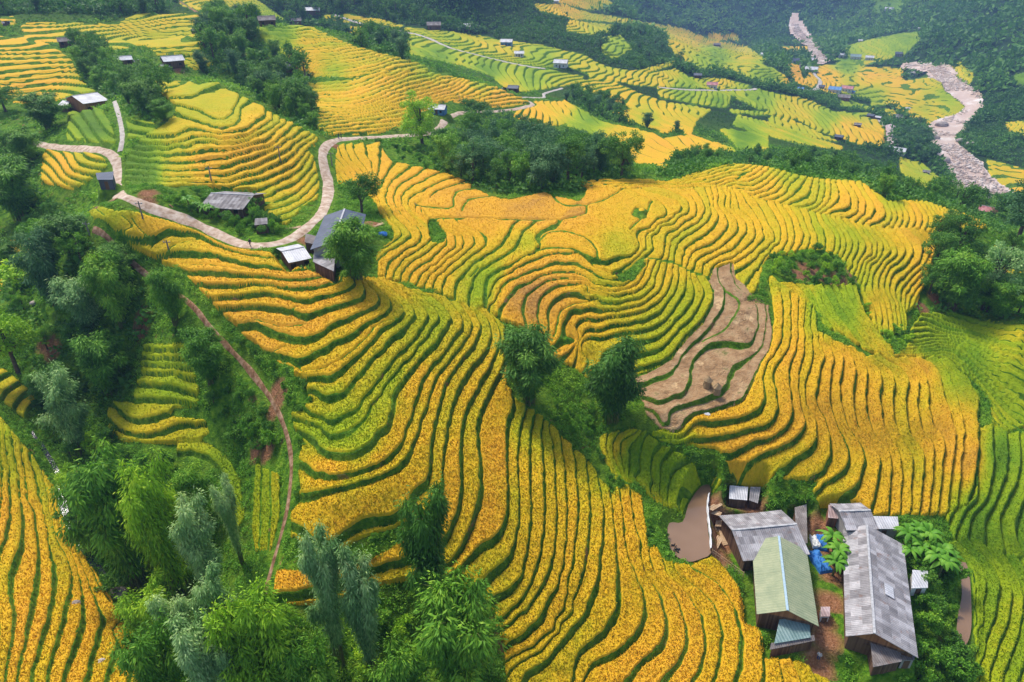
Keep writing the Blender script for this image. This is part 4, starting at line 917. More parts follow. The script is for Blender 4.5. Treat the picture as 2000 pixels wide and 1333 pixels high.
# ---- the lower farm
FZ = -83.2
gable_px('farmhouse', (1521, 1048), (1538, 1193), (1597, 1211), (1471, 1102), FZ, 3.0, 1.9, 'green', 'wood', 'large house with a pale green ribbed metal roof beside the long grey roof', cap=m_bluecap, gabwall='orange', wins=(-0.3, 0.25))
quad_shed([(1512, 1258), (1583, 1246), (1580, 1204), (1522, 1211)], FZ, (2.1, 2.1, 2.5, 2.5), 'teal', 'wood', 'low teal roofed lean-to at the gable of the pale green roof')
quad_shed([(1503, 1270), (1592, 1252), (1590, 1241), (1506, 1257)], FZ, (1.7, 1.7, 1.95, 1.95), 'brown', 'wood', 'narrow brown grey strip of roof below the teal lean-to')
gable_px('farmhouse', (1693, 1026), (1708, 1238), (1789, 1252), (1649, 1150), FZ - 0.3, 2.8, 2.1, 'grey', 'wood', 'longest grey corrugated roof of the lower farm with one white skylight', gabwall='orange', sky=((1.2, 2.6, 2.2, 1.3),), sag=0.12)
quad_shed([(1705, 1304), (1761, 1293), (1759, 1255), (1699, 1246)], FZ - 0.3, (2.0, 2.0, 2.5, 2.5), 'brown', 'wood', 'brown grey porch roof at the lower gable of the longest roof')
quad_shed([(1761, 1290), (1786, 1290), (1790, 1256), (1762, 1256)], FZ - 0.3, (1.8, 1.8, 2.1, 2.1), 'brown', 'block', 'small brown roof tucked beside the porch of the longest roof')
gable_px('farmhouse', (1429, 1036), (1556, 1024), (1500, 1092), (1490, 1000), FZ + 0.4, 2.7, 1.5, 'grey', 'wood', 'patched grey roofed house with its ridge across just above the green roof', sag=0.08)
quad_shed([(1556, 1062), (1577, 1062), (1575, 986), (1552, 992)], FZ + 0.4, (2.2, 2.2, 2.7, 2.7), 'brown', 'wood', 'narrow grey annex at the right end of the patched grey house')
gable_px('farmhouse', (1638, 999), (1700, 997), (1668, 1036), (1668, 983), FZ + 1.2, 2.6, 1.0, 'grey', 'block', 'small grey roofed house at the upper end of the longest roof', sag=0.1)
quad_shed([(1702, 1034), (1756, 1034), (1753, 1010), (1702, 1009)], FZ + 0.9, (2.0, 2.0, 2.4, 2.4), 'white', 'block', 'low pale roof between the small grey house and the banana plants')
quad_shed([(1617, 1012), (1637, 1014), (1636, 986), (1618, 987)], FZ + 1.2, (1.9, 1.9, 2.2, 2.2), 'pink', 'brick', 'small red brick store left of the small grey house')
quad_shed([(1424, 975), (1459, 978), (1461, 952), (1425, 949)], FZ + 1.6, (1.9, 1.9, 2.3, 2.3), 'white', 'wood', 'white roofed hut above the pond')
quad_shed([(1463, 978), (1480, 984), (1486, 952), (1465, 952)], FZ + 1.6, (1.7, 1.5, 1.9, 2.1), 'grey', 'wood', 'grey sloping shed beside the white roofed hut')
quad_shed([(1780, 1150), (1812, 1149), (1812, 1116), (1782, 1114)], FZ - 0.2, (1.7, 1.7, 2.1, 2.1), 'white', 'white', 'white walled wash house right of the longest roof')
quad_shed([(1603, 1205), (1621, 1205), (1621, 1186), (1603, 1186)], FZ, (1.1, 1.1, 1.1, 1.1), 'pink', 'white', 'low whitewashed block shelter in the yard between the two big roofs')
# ---- the roadside farm with the slate roof
RZ = -50.0
gable_px('farmhouse', (673, 409), (650, 474), (616, 465), (714, 424), RZ, 3.0, 1.3, 'slate', 'block', 'large house with a slate blue metal roof by the bend of the dirt road')
quad_shed([(611, 512), (652, 531), (657, 481), (616, 476)], RZ - 0.8, (2.2, 2.2, 3.0, 3.0), 'grey', 'wood', 'weathered grey roof just below the slate blue house')
quad_shed([(595, 474), (615, 478), (617, 462), (597, 457)], RZ - 0.4, (2.0, 2.0, 2.5, 2.5), 'brown', 'wood', 'little grey lean-to between slate house and white hut')
gable_px('cottage', (550, 492), (594, 483), (576, 512), None, RZ - 1.2, 2.3, 0.8, 'white', 'wood', 'white and dark roofed hut standing at the edge of the terraces')
gable_px('farmhouse', (412, 378), (496, 382), (450, 409), None, -48.0, 1.9, 1.3, 'thatch', 'wood', 'weathered shingle roofed farmhouse in the garden inside the road loop')
quad_shed([(497, 441), (523, 438), (522, 426), (498, 428)], -49.0, (1.8, 1.8, 2.2, 2.2), 'thatch', 'wood', 'small shingle shed under the shingle roofed farmhouse')
quad_shed([(190, 352), (221, 352), (222, 336), (187, 339)], -46.6, (2.2, 2.2, 2.6, 2.6), 'slate', 'slate', 'slate blue shed on stilts at the road junction')
gable_px('farmhouse', (140, 188), (190, 181), (168, 203), None, -44.8, 3.0, 1.6, 'white', 'orange', 'big pale roofed farmhouse with plank walls above the farm track')
quad_shed([(113, 206), (131, 208), (137, 198), (122, 197)], -44.8, (1.9, 1.9, 2.3, 2.3), 'white', 'wood', 'small white shed attached to the left of the big pale farmhouse')
# ---- scattered houses farther off: x, y of the foot, width in picture, depth in metres, turn, roof, wall, label
FAR = """246 131 31 6 5 white wood grey white roof in the upper left hamlet
274 130 18 5 10 brown wood small brown roof beside the grey white one
345 138 40 7 12 white wood bright white roof on bare soil above the golden hill
325 138 16 5 5 white wood small white annex of the bright white roof
133 93 30 6 0 brown wood lone dark roof among the far left terraces
384 68 16 6 5 brown wood grey roof left of the wooded slope
422 42 22 7 0 brown wood grey brown roof at the top left of the wooded slope
492 45 16 6 0 brown wood grey roof just right of the top of the wooded slope
524 53 34 7 5 brown wood long dark roof on the upper crest terraces
580 50 20 7 0 brown wood dark roof hidden by trees near the upper crest
611 34 30 8 -6 white wood white blue roof at the upper crest trees
563 148 34 6 -15 slate wood low grey roof in the hollow of the upper terraces
600 156 12 5 0 white white tiny white hut beside the grey roof in the hollow
852 224 34 9 -18 white blue white roofed house with blue walls beside the dirt road
856 279 30 8 -10 brown wood dark roof beside the light green tree
848 60 28 8 0 brown wood dark roof on the far crest road
906 62 26 8 0 white wood grey white roof on the far crest
988 91 24 9 -10 white blue white roof with blue wall on the far golden slope
1014 113 20 8 0 white white pale roof in the green far slope
1093 134 28 9 -12 white white large white roof below the bare red patch
1001 180 22 7 -12 slate wood grey roofs by the white road curve
984 178 10 7 -12 slate wood smaller grey roof left of the white road curve
1362 154 16 8 0 slate wood grey blue roof in the trees of the far terraces
1390 174 22 8 0 red white faded red roof beside the far winding road
1086 8 12 8 0 white white tiny white roof at the top edge
1400 92 14 9 0 brown wood little brown roof on the far ridge
1493 112 16 10 0 white white white roof at the tip of the far ridge
1556 124 18 14 20 slate block grey roof at the left end of the river village
1577 122 20 13 -10 white block white grey roof in the middle of the river village
1570 133 16 13 10 slate block dark roof below the white grey one in the village
1583 142 24 14 -5 white block pale blue grey roof at the lower end of the village
1574 114 8 12 0 white white tiny white roof nearest the river in the village
1644 113 14 13 0 white white white roof across the river
1670 117 20 14 0 teal white long teal roof across the river
1697 119 16 14 0 white white white roof right of the teal one
1754 112 14 14 0 slate block grey roof among trees across the river
1680 83 9 14 0 white white tiny white roof on the far green field
1797 59 10 14 0 white white tiny white roof on the dark mountain
1735 24 16 16 0 white white white roof at the pale clearing near the top
1548 181 10 9 0 white white small white house by the village road
1563 178 12 9 0 blue orange blue roof with orange wall by the village road
1604 174 12 10 0 slate block small grey roof on the winding village road
1628 182 24 11 -8 blue white bright blue white roof below the valley field
1652 180 22 12 -10 red white pink red roof right of the blue white one
1646 198 24 11 0 brown brick dark red brown roof under the pink one
1664 184 10 10 0 blue white small blue roof beside the pink one
1780 149 16 12 5 white white white roof beside the valley golden field
1772 216 9 9 0 white white tiny white hut in the green valley terraces
1752 236 20 9 0 thatch white old gabled house with brown roof by the wood
1674 249 14 8 0 thatch wood round looking hut inside the golden terraces
1698 231 14 8 -20 slate wood grey roof at the bend of the valley road
1713 234 12 8 -15 white wood white roof at the bend of the valley road
1636 273 16 7 -15 slate wood grey roof at the end of the golden strip
1748 303 32 8 -8 white white cluster of white roofs at the end of the long house
1808 341 14 8 0 thatch block old hut beside the boulder river
1926 423 34 9 0 red white faded red roof by the river at the right
14 52 14 7 0 slate wood grey roof hut at the left edge among bamboo"""
FARH = []
for ln in FAR.split('\n'):
    q = ln.split(' '); px, py, wpx, dm, rot = map(float, q[:5]); roof, wall = q[5], q[6]; lab = ' '.join(q[7:])
    p = hit(px, py); dep = p[1] * CP - (p[2] - CAMZ) * SP; Lm = wpx / F * dep; az = -math.atan2(p[0], p[1]); rz = az + R(rot)
    w = min(dm, Lm * 0.75) / 2; dr_ = np.array([-math.sin(rz), math.cos(rz)]) * w; p[:2] += dr_
    z = float(gsample(H, p[0], p[1])); pad_rect(p, rz, Lm / 2, w, z, 3.0); hw = min(3.2, Lm * 0.33)
    gable('cottage', (p[0], p[1], z + 0.05), rz, Lm, w, w, hw, w * 0.55, roof, wall, lab, over=min(0.5, w * 0.15), wins=(-0.25, 0.25) if Lm > 5 else (0.3,), doors=((0.0, 0.9),))
p0, p1 = hit(1736, 258), hit(1742, 291); c = (p0 + p1) / 2; d = p1 - p0; L = np.hypot(d[0], d[1]); rz = math.atan2(d[1], d[0]); z = float(gsample(H, c[0], c[1]))
pad_rect(c, rz, L / 2, 4, z, 3.0); gable('longhouse', (c[0], c[1], z), rz, L, 4, 4, 3, 1.5, 'pink', 'orange', 'long pinkish roofed building pointing down the valley beside the trees')
# ---------------------------------------------------------------- put the ground down
apply_pads()
soil = np.zeros_like(H)
for s, r in SOIL:
    for q in P2(s):
        c = hit(*q); m = (np.abs(X - c[0]) < r * 2) & (np.abs(Y - c[1]) < r * 2)
        soil[m] = np.maximum(soil[m], sstep(r * 1.5, r * 0.4, np.hypot(X[m] - c[0], Y[m] - c[1])))
soil = soil * (1 - sstep(0.4, 0.6, rice))
wood = (sstep(330, 520, RR) * (1 - sstep(0.2, 0.5, land))).astype(np.float32)
ff = phi - np.floor(phi)
xdm = xd.copy()
Sg = sstep(0.0, frb * 0.45, ff) * sstep(B0 + 0.0, B0 - frb * 0.45, ff)
Sg = np.where(flat[rid] > 0, 1, Sg)
Sc = (Sg * sstep(0.5, 0.64, rice) * sstep(1.4, 3.6, xd) * (1 - sstep(0.1, 0.5, nocrop))).astype(np.float32)
CROPH = np.where(st > 0, 0.30, 0.42)
zc = (zg + CROPH * Sc - 0.10 + vnoise(X, Y, 0.9, 2, 21) * 0.07 * (Sc > 0.5)).astype(np.float32)
att = dict(phi=phi, soil=soil, wood=wood, fallow=fal, xd=xd)
co = np.stack([X, Y, zg], -1).reshape(-1, 3)
fc = quads(inq); c2, f2, a2 = compact(co, fc, att)
tag(link('ground', mesh_np('ground', c2, f2, m_land, a2)), kind='structure')
Smax = np.maximum.reduce([Sc[:-1, :-1], Sc[1:, :-1], Sc[:-1, 1:], Sc[1:, 1:]])
co = np.stack([X, Y, zc], -1).reshape(-1, 3)
fc = quads(inq & (Smax > 0.02) & (RR[:-1, :-1] < 2500)); c2, f2, a2 = compact(co, fc, dict(phi=phi, tone=tone))
tag(link('rice_crop', mesh_np('rice_crop', c2, f2, m_crop, a2)), kind='stuff')
print('crop faces', len(f2), time.time() - T0)
# single stalks on the nearer fields
_cell = (np.gradient(rr)[:, None] * rr[:, None] * wr[:, None] * np.ones((1, NA))) * ((Sc > 0.93) & (RR < 210) & (PX > -60) & (PX < 2060) & (PY < 1400)) / (1 + (RR / 100.0) ** 5)
_cs = np.cumsum(_cell.ravel()); q = np.searchsorted(_cs, rng.random(180000) * _cs[-1]); n = len(q)
i_, j_ = np.minimum(q // NA, NR - 2), np.minimum(q % NA, NA - 2); a_, b_ = rng.random(n), rng.random(n); I0 = i_ * NA + j_
bl = lambda G: (lambda g_: g_[I0] * (1 - a_) * (1 - b_) + g_[I0 + NA] * a_ * (1 - b_) + g_[I0 + 1] * (1 - a_) * b_ + g_[I0 + NA + 1] * a_ * b_)(G.ravel())
Pc = np.column_stack([bl(X), bl(Y), bl(zc) - 0.05]); dr_ = rng.normal(size=(n, 3)) * [0.55, 0.55, 0.2] + [0, 0, 0.8]; dr_ /= np.linalg.norm(dr_, axis=1, keepdims=True)
sd_ = np.cross(dr_, rng.normal(size=(n, 3))); sd_ /= np.linalg.norm(sd_, axis=1, keepdims=True); L_ = rng.uniform(0.20, 0.38, n)[:, None]; W_ = rng.uniform(0.04, 0.085, n)[:, None]
vv = np.stack([Pc, Pc + dr_ * L_ * 0.5 + sd_ * W_, Pc + dr_ * L_, Pc + dr_ * L_ * 0.5 - sd_ * W_], 1).reshape(-1, 3)
tj = np.repeat(bl(tone) + rng.normal(size=n) * 0.03 - 0.03, 4); tag(link('rice_stalks', mesh_np('rice_stalks', vv, np.arange(4 * n, dtype=np.int32).reshape(-1, 4), m_crop, dict(phi=np.repeat(phi.ravel()[I0], 4), tone=tj), smooth=False)), kind='stuff')
del _cell, _cs
# river and pools
co = np.stack([X, Y, bed - 0.35], -1).reshape(-1, 3)
mk = rmf[:-1, :-1] > 0.02; c2, f2, _ = compact(co, quads(inq & mk), {})
tag(link('river', mesh_np('river', c2, f2, m_river)), kind='structure')
for (w, z), nm in zip(pool_w, ('pond', 'ditch_water')):
    c = w.mean(0); w2 = c + (w - c) * 1.09; bm = bmesh.new(); bm.faces.new([bm.verts.new((a, b, z)) for a, b in w2[:-1]]); bmesh.ops.triangulate(bm, faces=bm.faces)
    me = bpy.data.meshes.new(nm); bm.to_mesh(me); bm.free(); me.materials.append(m_muddy); tag(link(nm, me), kind='structure')
def ground_z(x, y): return float(gsample(zg, x, y))
for pw, w, m, nm in RW:
    d = np.gradient(pw, axis=0); n = np.stack([-d[:, 1], d[:, 0]], 1); n /= np.maximum(np.hypot(*n.T)[:, None], 1e-6)
    wob = w * 0.5 * (1 + 0.34 * vnoise(pw[:, 0], pw[:, 1], 3, 3, 31)); offs = (-1, -0.6, 0, 0.6, 1)
    P = np.concatenate([pw + n * (wob * o)[:, None] for o in offs]); lift = 0.07 if w < 2.6 else 0.35
    z = gsample(H, P[:, 0], P[:, 1]) + lift - np.repeat([0.14 if abs(o) == 1 else 0.0 for o in offs], len(pw))
    N = len(pw); fc = np.array([[a * N + k, (a + 1) * N + k, (a + 1) * N + k + 1, a * N + k + 1] for a in range(4) for k in range(N - 1)])[:, ::-1]
    tag(link(nm, mesh_np(nm, np.column_stack([P, z]), fc, m)), kind='structure')
print('ground done', time.time() - T0)
# the air: far things fade to blue
hz_ = bpy.data.materials.new('haze'); hz_.use_nodes = True; g = NT(hz_); g.n.clear(); out = g.add('ShaderNodeOutputMaterial'); pv = g.add('ShaderNodeVolumePrincipled')
pv.inputs['Color'].default_value = (0.32, 0.53, 1.0, 1); pv.inputs['Density'].default_value = 0.00022; pv.inputs['Anisotropy'].default_value = 0.2
g.link(pv.outputs[0], out.inputs['Volume'])
zlo = float(min(zg[inview].min(), -120)) - 1; zhi = float(max(zg[inview].max() + 40, CAMZ + 40))
bm = bmesh.new(); bmesh.ops.create_cube(bm, size=1.0); me = bpy.data.meshes.new('haze'); bm.to_mesh(me); bm.free(); me.materials.append(hz_)
hz = link('haze', me, loc=(0, 2350, (zlo + zhi) / 2)); hz.scale = (9800, 5300, zhi - zlo); tag(hz, kind='stuff')
# ---------------------------------------------------------------- plants
def leaf_mat(name, stops, trans=0.32, rough=0.6):
    m = bpy.data.materials.new(name); m.use_nodes = True; g = NT(m); g.n.clear()
    out = g.add('ShaderNodeOutputMaterial'); d = g.add('ShaderNodeBsdfPrincipled'); tr = g.add('ShaderNodeBsdfTranslucent'); mx = g.add('ShaderNodeMixShader')
    d.inputs['Roughness'].default_value = rough; d.inputs['Specular IOR Level'].default_value = 0.25
    oi = g.add('ShaderNodeObjectInfo'); 
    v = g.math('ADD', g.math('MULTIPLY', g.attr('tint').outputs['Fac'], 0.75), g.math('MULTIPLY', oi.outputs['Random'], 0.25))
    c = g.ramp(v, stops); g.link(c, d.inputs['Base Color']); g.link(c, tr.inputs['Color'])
    mx.inputs[0].default_value = trans; g.link(d.outputs[0], mx.inputs[1]); g.link(tr.outputs[0], mx.inputs[2]); g.link(mx.outputs[0], out.inputs[0])
    return m
ML = dict(
 dark=leaf_mat('dark_green_leaves', [(0.0, (0.040, 0.126, 0.014)), (0.5, (0.106, 0.275, 0.029)), (1.0, (0.279, 0.490, 0.055))]),
 mid=leaf_mat('mid_green_leaves', [(0.0, (0.058, 0.186, 0.014)), (0.5, (0.172, 0.401, 0.027)), (1.0, (0.426, 0.653, 0.048))]),
 lime=leaf_mat('yellow_green_leaves', [(0.0, (0.123, 0.297, 0.012)), (0.5, (0.344, 0.609, 0.025)), (1.0, (0.689, 0.850, 0.048))]),
 blue=leaf_mat('blue_green_leaves', [(0.0, (0.099, 0.238, 0.067)), (0.5, (0.311, 0.535, 0.164)), (1.0, (0.704, 0.850, 0.340))]),
 teal=leaf_mat('dark_blue_green_leaves', [(0.0, (0.040, 0.118, 0.039)), (0.5, (0.099, 0.245, 0.075)), (1.0, (0.246, 0.415, 0.134))]),
 banana=leaf_mat('banana_leaves', [(0.0, (0.074, 0.238, 0.019)), (0.5, (0.147, 0.386, 0.027)), (1.0, (0.328, 0.594, 0.061))], 0.35, 0.5))
m_bark = flat_mat('bark', [(0.3, (0.07, 0.05, 0.035)), (0.7, (0.16, 0.12, 0.085))], 2.0, 0.9, 0.4, vec='obj')
m_culm = flat_mat('bamboo_culm', [(0.3, (0.10, 0.13, 0.03)), (0.7, (0.22, 0.22, 0.07))], 2.0, 0.6, 0.2, vec='obj')

def leaves(cen, direc, length, width, tint, rg, normal=None):
    """one pointed leaf (two triangles folded as a kite) per row"""
    n = len(cen); d = direc / np.maximum(np.linalg.norm(direc, axis=1, keepdims=True), 1e-6)
    r = rg.normal(size=(n, 3)) if normal is None else normal + rg.normal(size=(n, 3)) * 0.35
    s = np.cross(d, r); s /= np.maximum(np.linalg.norm(s, axis=1, keepdims=True), 1e-6)
    L = np.asarray(length)[:, None] if np.ndim(length) else length; Wd = np.asarray(width)[:, None] if np.ndim(width) else width
    v = np.stack([cen, cen + d * L * 0.45 + s * Wd * 0.5, cen + d * L, cen + d * L * 0.45 - s * Wd * 0.5], 1)
    return v.reshape(-1, 3), np.repeat(tint, 4)
def leaf_mesh(name, v, t, mat, extra=None):
    f = np.arange(len(v), dtype=np.int32).reshape(-1, 4)
    return mesh_np(name, v, f, mat, dict(tint=np.clip(t, 0, 1)), smooth=False)
def tube(paths, n=5):
    V, Fc, o = [], [], 0
    for pts, rad in paths:
        pts = np.asarray(pts, float); m = len(pts)
        for k in range(m):
            d = pts[min(k + 1, m - 1)] - pts[max(k - 1, 0)]; d /= np.linalg.norm(d) + 1e-9
            a = np.cross(d, [0.3, 0.9, 0.1]); a /= np.linalg.norm(a); b = np.cross(d, a)
            for q in range(n):
                an = 2 * math.pi * q / n; V.append(pts[k] + (a * math.cos(an) + b * math.sin(an)) * rad[k])
        for k in range(m - 1):
            for q in range(n): Fc.append([o + k * n + q, o + k * n + (q + 1) % n, o + (k + 1) * n + (q + 1) % n, o + (k + 1) * n + q])
        o += m * n
    return np.array(V), np.array(Fc, np.int32)
def bamboo_proto(seed, mat, h=12.0, r=3.6, culms=24, dens=1.0, leafs=1.0, up=0.0):
    """a clump of arching culms, each hung with drooping sprays"""
    rg = np.random.default_rng(seed); LV, LT, paths = [], [], []
    for c in range(culms):
        a = rg.uniform(0, 2 * math.pi); hh = h * rg.uniform(0.5, 1.0); out = r * rg.uniform(0.1, 1.0) ** 0.6 * (1.15 - 0.5 * hh / h)
        b = np.array([math.cos(a), math.sin(a), 0]); s = np.linspace(0, 1, 9); bs = b * rg.uniform(0.1, 0.7)
        top = 1 - 0.16 * (1 - up)
        P = bs + b * out * (s ** 2.3)[:, None] + np.array([0, 0, 1]) * (hh * (s * 1.7 - 0.7 * s ** 3) * top)[:, None]
        paths.append((P, 0.07 * (1 - s * 0.8)))
        pt = rg.uniform(0.15, 0.75)
        for k in range(int(24 * dens)):
            q = rg.uniform(0.06, 1.0) ** 0.62; cp = np.array([np.interp(q, s, P[:, i]) for i in range(3)])
            rad = (0.42 + 0.40 * math.sin(math.pi * min(1, q ** 1.6))) * r / 3.6 * 0.85
            m = int(30 * leafs); off = rg.normal(size=(m, 3)) * [rad * .62, rad * .62, rad * 0.75]; off[:, 2] -= rad * 0.5
            cen = cp + off; dr = off * [0.9, 0.9, 0.3] / rad + [0, 0, -0.75] + rg.normal(size=(m, 3)) * 0.25
            nm = off / rad + [0, 0, 0.5] + b * 0.4
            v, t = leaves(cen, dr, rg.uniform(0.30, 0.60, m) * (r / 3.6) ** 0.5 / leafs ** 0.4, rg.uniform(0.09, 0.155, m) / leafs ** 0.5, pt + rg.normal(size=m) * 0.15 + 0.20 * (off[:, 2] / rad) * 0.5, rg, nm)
            LV.append(v); LT.append(t)
    v = np.concatenate(LV); t = np.concatenate(LT); v[:, 2] = np.maximum(v[:, 2], 0.05)
    tv, tf = tube(paths, 4)
    return leaf_mesh('crown', v, t, mat), mesh_np('culms', tv, tf, m_culm)
def broad_proto(seed, mat, h=10.0, r=3.4, clumps=46, per=75, leaf=0.34, trunk=True):
    rg = np.random.default_rng(seed); LV, LT, tips = [], [], []
    cz = h * 0.60; rz = h * 0.42
    lob = [(rg.normal(size=3) * [r * 0.42, r * 0.42, rz * 0.35], rg.uniform(0.45, 0.75)) for _ in range(5)] + [(np.zeros(3), 0.8)]
    for c in range(clumps):
        lc, ls = lob[rg.integers(len(lob))]
        d = rg.normal(size=3); d[2] = d[2] * 0.8 + 0.25; d /= np.linalg.norm(d)
        p = lc + d * [r * ls, r * ls, rz * ls] * rg.uniform(0.72, 1.05); p[2] = max(p[2] + cz, h * 0.16)
        cr = rg.uniform(0.55, 1.05) * r / 3.4; m = int(per * rg.uniform(0.7, 1.2)); tips.append(p)
        o = rg.normal(size=(m, 3)); o /= np.linalg.norm(o, axis=1, keepdims=True); o *= (rg.uniform(0.55, 1.0, (m, 1)) * cr * [1.1, 1.1, 0.75])
        tb = rg.uniform(0.25, 0.75)
        v, t = leaves(p + o, rg.normal(size=(m, 3)) * 0.7 + o * 0.5 / cr + [0, 0, -0.25], leaf * rg.uniform(0.7, 1.4, m) * (r / 3.4), leaf * 0.62 * rg.uniform(0.7, 1.3, m) * (r / 3.4), tb + rg.normal(size=m) * 0.13, rg, o / cr + [0, 0, 0.35])
        LV.append(v); LT.append(t)
    cr = leaf_mesh('crown', np.concatenate(LV), np.concatenate(LT), mat)
    paths = [(np.array([[0, 0, -0.8], [0.1, 0, h * 0.25], [0.0, 0.1, h * 0.5], [0, 0, h * 0.75]]), np.array([0.035, 0.026, 0.018, 0.008]) * h)]
    for k in range(7):
        tp = tips[rg.integers(len(tips))]; z0 = h * rg.uniform(0.2, 0.5); paths.append((np.array([[0, 0, z0], tp * [0.5, 0.5, 0] + [0, 0, (z0 + tp[2]) * 0.52], tp]), np.array([0.014, 0.009, 0.004]) * h))
    tv, tf = tube(paths, 6)
    return cr, mesh_np('trunk', tv, tf, m_bark)
PROT = {}
def proto(kind, mat, var):
    key = (kind, mat, var)
    if key not in PROT:
        sd = abs(hash(kind)) % 1 + sum(map(ord, kind + mat)) * 7 + var * 101
        M_ = ML[mat]
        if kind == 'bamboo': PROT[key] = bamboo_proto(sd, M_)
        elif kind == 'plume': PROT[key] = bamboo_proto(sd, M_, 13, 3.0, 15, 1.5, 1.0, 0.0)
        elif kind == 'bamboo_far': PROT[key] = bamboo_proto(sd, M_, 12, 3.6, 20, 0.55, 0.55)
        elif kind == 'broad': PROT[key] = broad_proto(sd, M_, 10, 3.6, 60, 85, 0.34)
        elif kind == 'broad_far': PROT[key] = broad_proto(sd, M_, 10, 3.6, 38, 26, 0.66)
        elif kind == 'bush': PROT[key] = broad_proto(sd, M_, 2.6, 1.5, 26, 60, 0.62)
    return PROT[key]
NAMES = dict(bamboo='bamboo_clump', plume='bamboo_clump', bamboo_far='bamboo_clump', broad='broadleaf_tree', broad_far='broadleaf_tree', bush='shrub')
CATS = dict(bamboo='bamboo', plume='bamboo', bamboo_far='bamboo', broad='tree', broad_far='tree', bush='shrub')
HGT = dict(bamboo=12.0, plume=13.0, bamboo_far=12.0, broad=10.0, broad_far=10.0, bush=2.6)
WID = dict(bamboo=8.6, plume=7.2, bamboo_far=8.6, broad=8.6, broad_far=8.6, bush=3.6)
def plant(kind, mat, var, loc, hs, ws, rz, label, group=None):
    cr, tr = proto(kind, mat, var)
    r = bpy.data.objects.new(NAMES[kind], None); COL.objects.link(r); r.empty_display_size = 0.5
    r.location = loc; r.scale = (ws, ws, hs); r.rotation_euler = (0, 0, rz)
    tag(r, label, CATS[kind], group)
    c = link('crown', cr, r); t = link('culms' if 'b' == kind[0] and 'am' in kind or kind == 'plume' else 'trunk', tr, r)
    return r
def by_px(kind, mat, var, bx, by, top, wpx, label, group=None, G=None):
    """bx, by: lower end of the plant in the picture; top: its top; wpx: its width"""
    p0 = hit(bx, by - 0.25 * wpx); c = np.array([0, 0, CAMZ]); rng_ = np.linalg.norm(p0 - c); el = math.asin((CAMZ - p0[2]) / rng_)
    dep = p0[1] * CP - (p0[2] - CAMZ) * SP; sc = F / dep; w = wpx / sc * (1.08 if kind == 'plume' else 1.34)
    h = max(((by - top) * 1.08 - 0.5 * wpx * math.sin(el)) / (sc * math.cos(el) + 1e-6), 0.55 * w) * (1.12 if kind == 'plume' else 1.0)
    plant(kind, mat, var, (p0[0], p0[1], ground_z(p0[0], p0[1]) - 0.2), h / HGT[kind], w / WID[kind], random.uniform(0, 6.28), label, group)
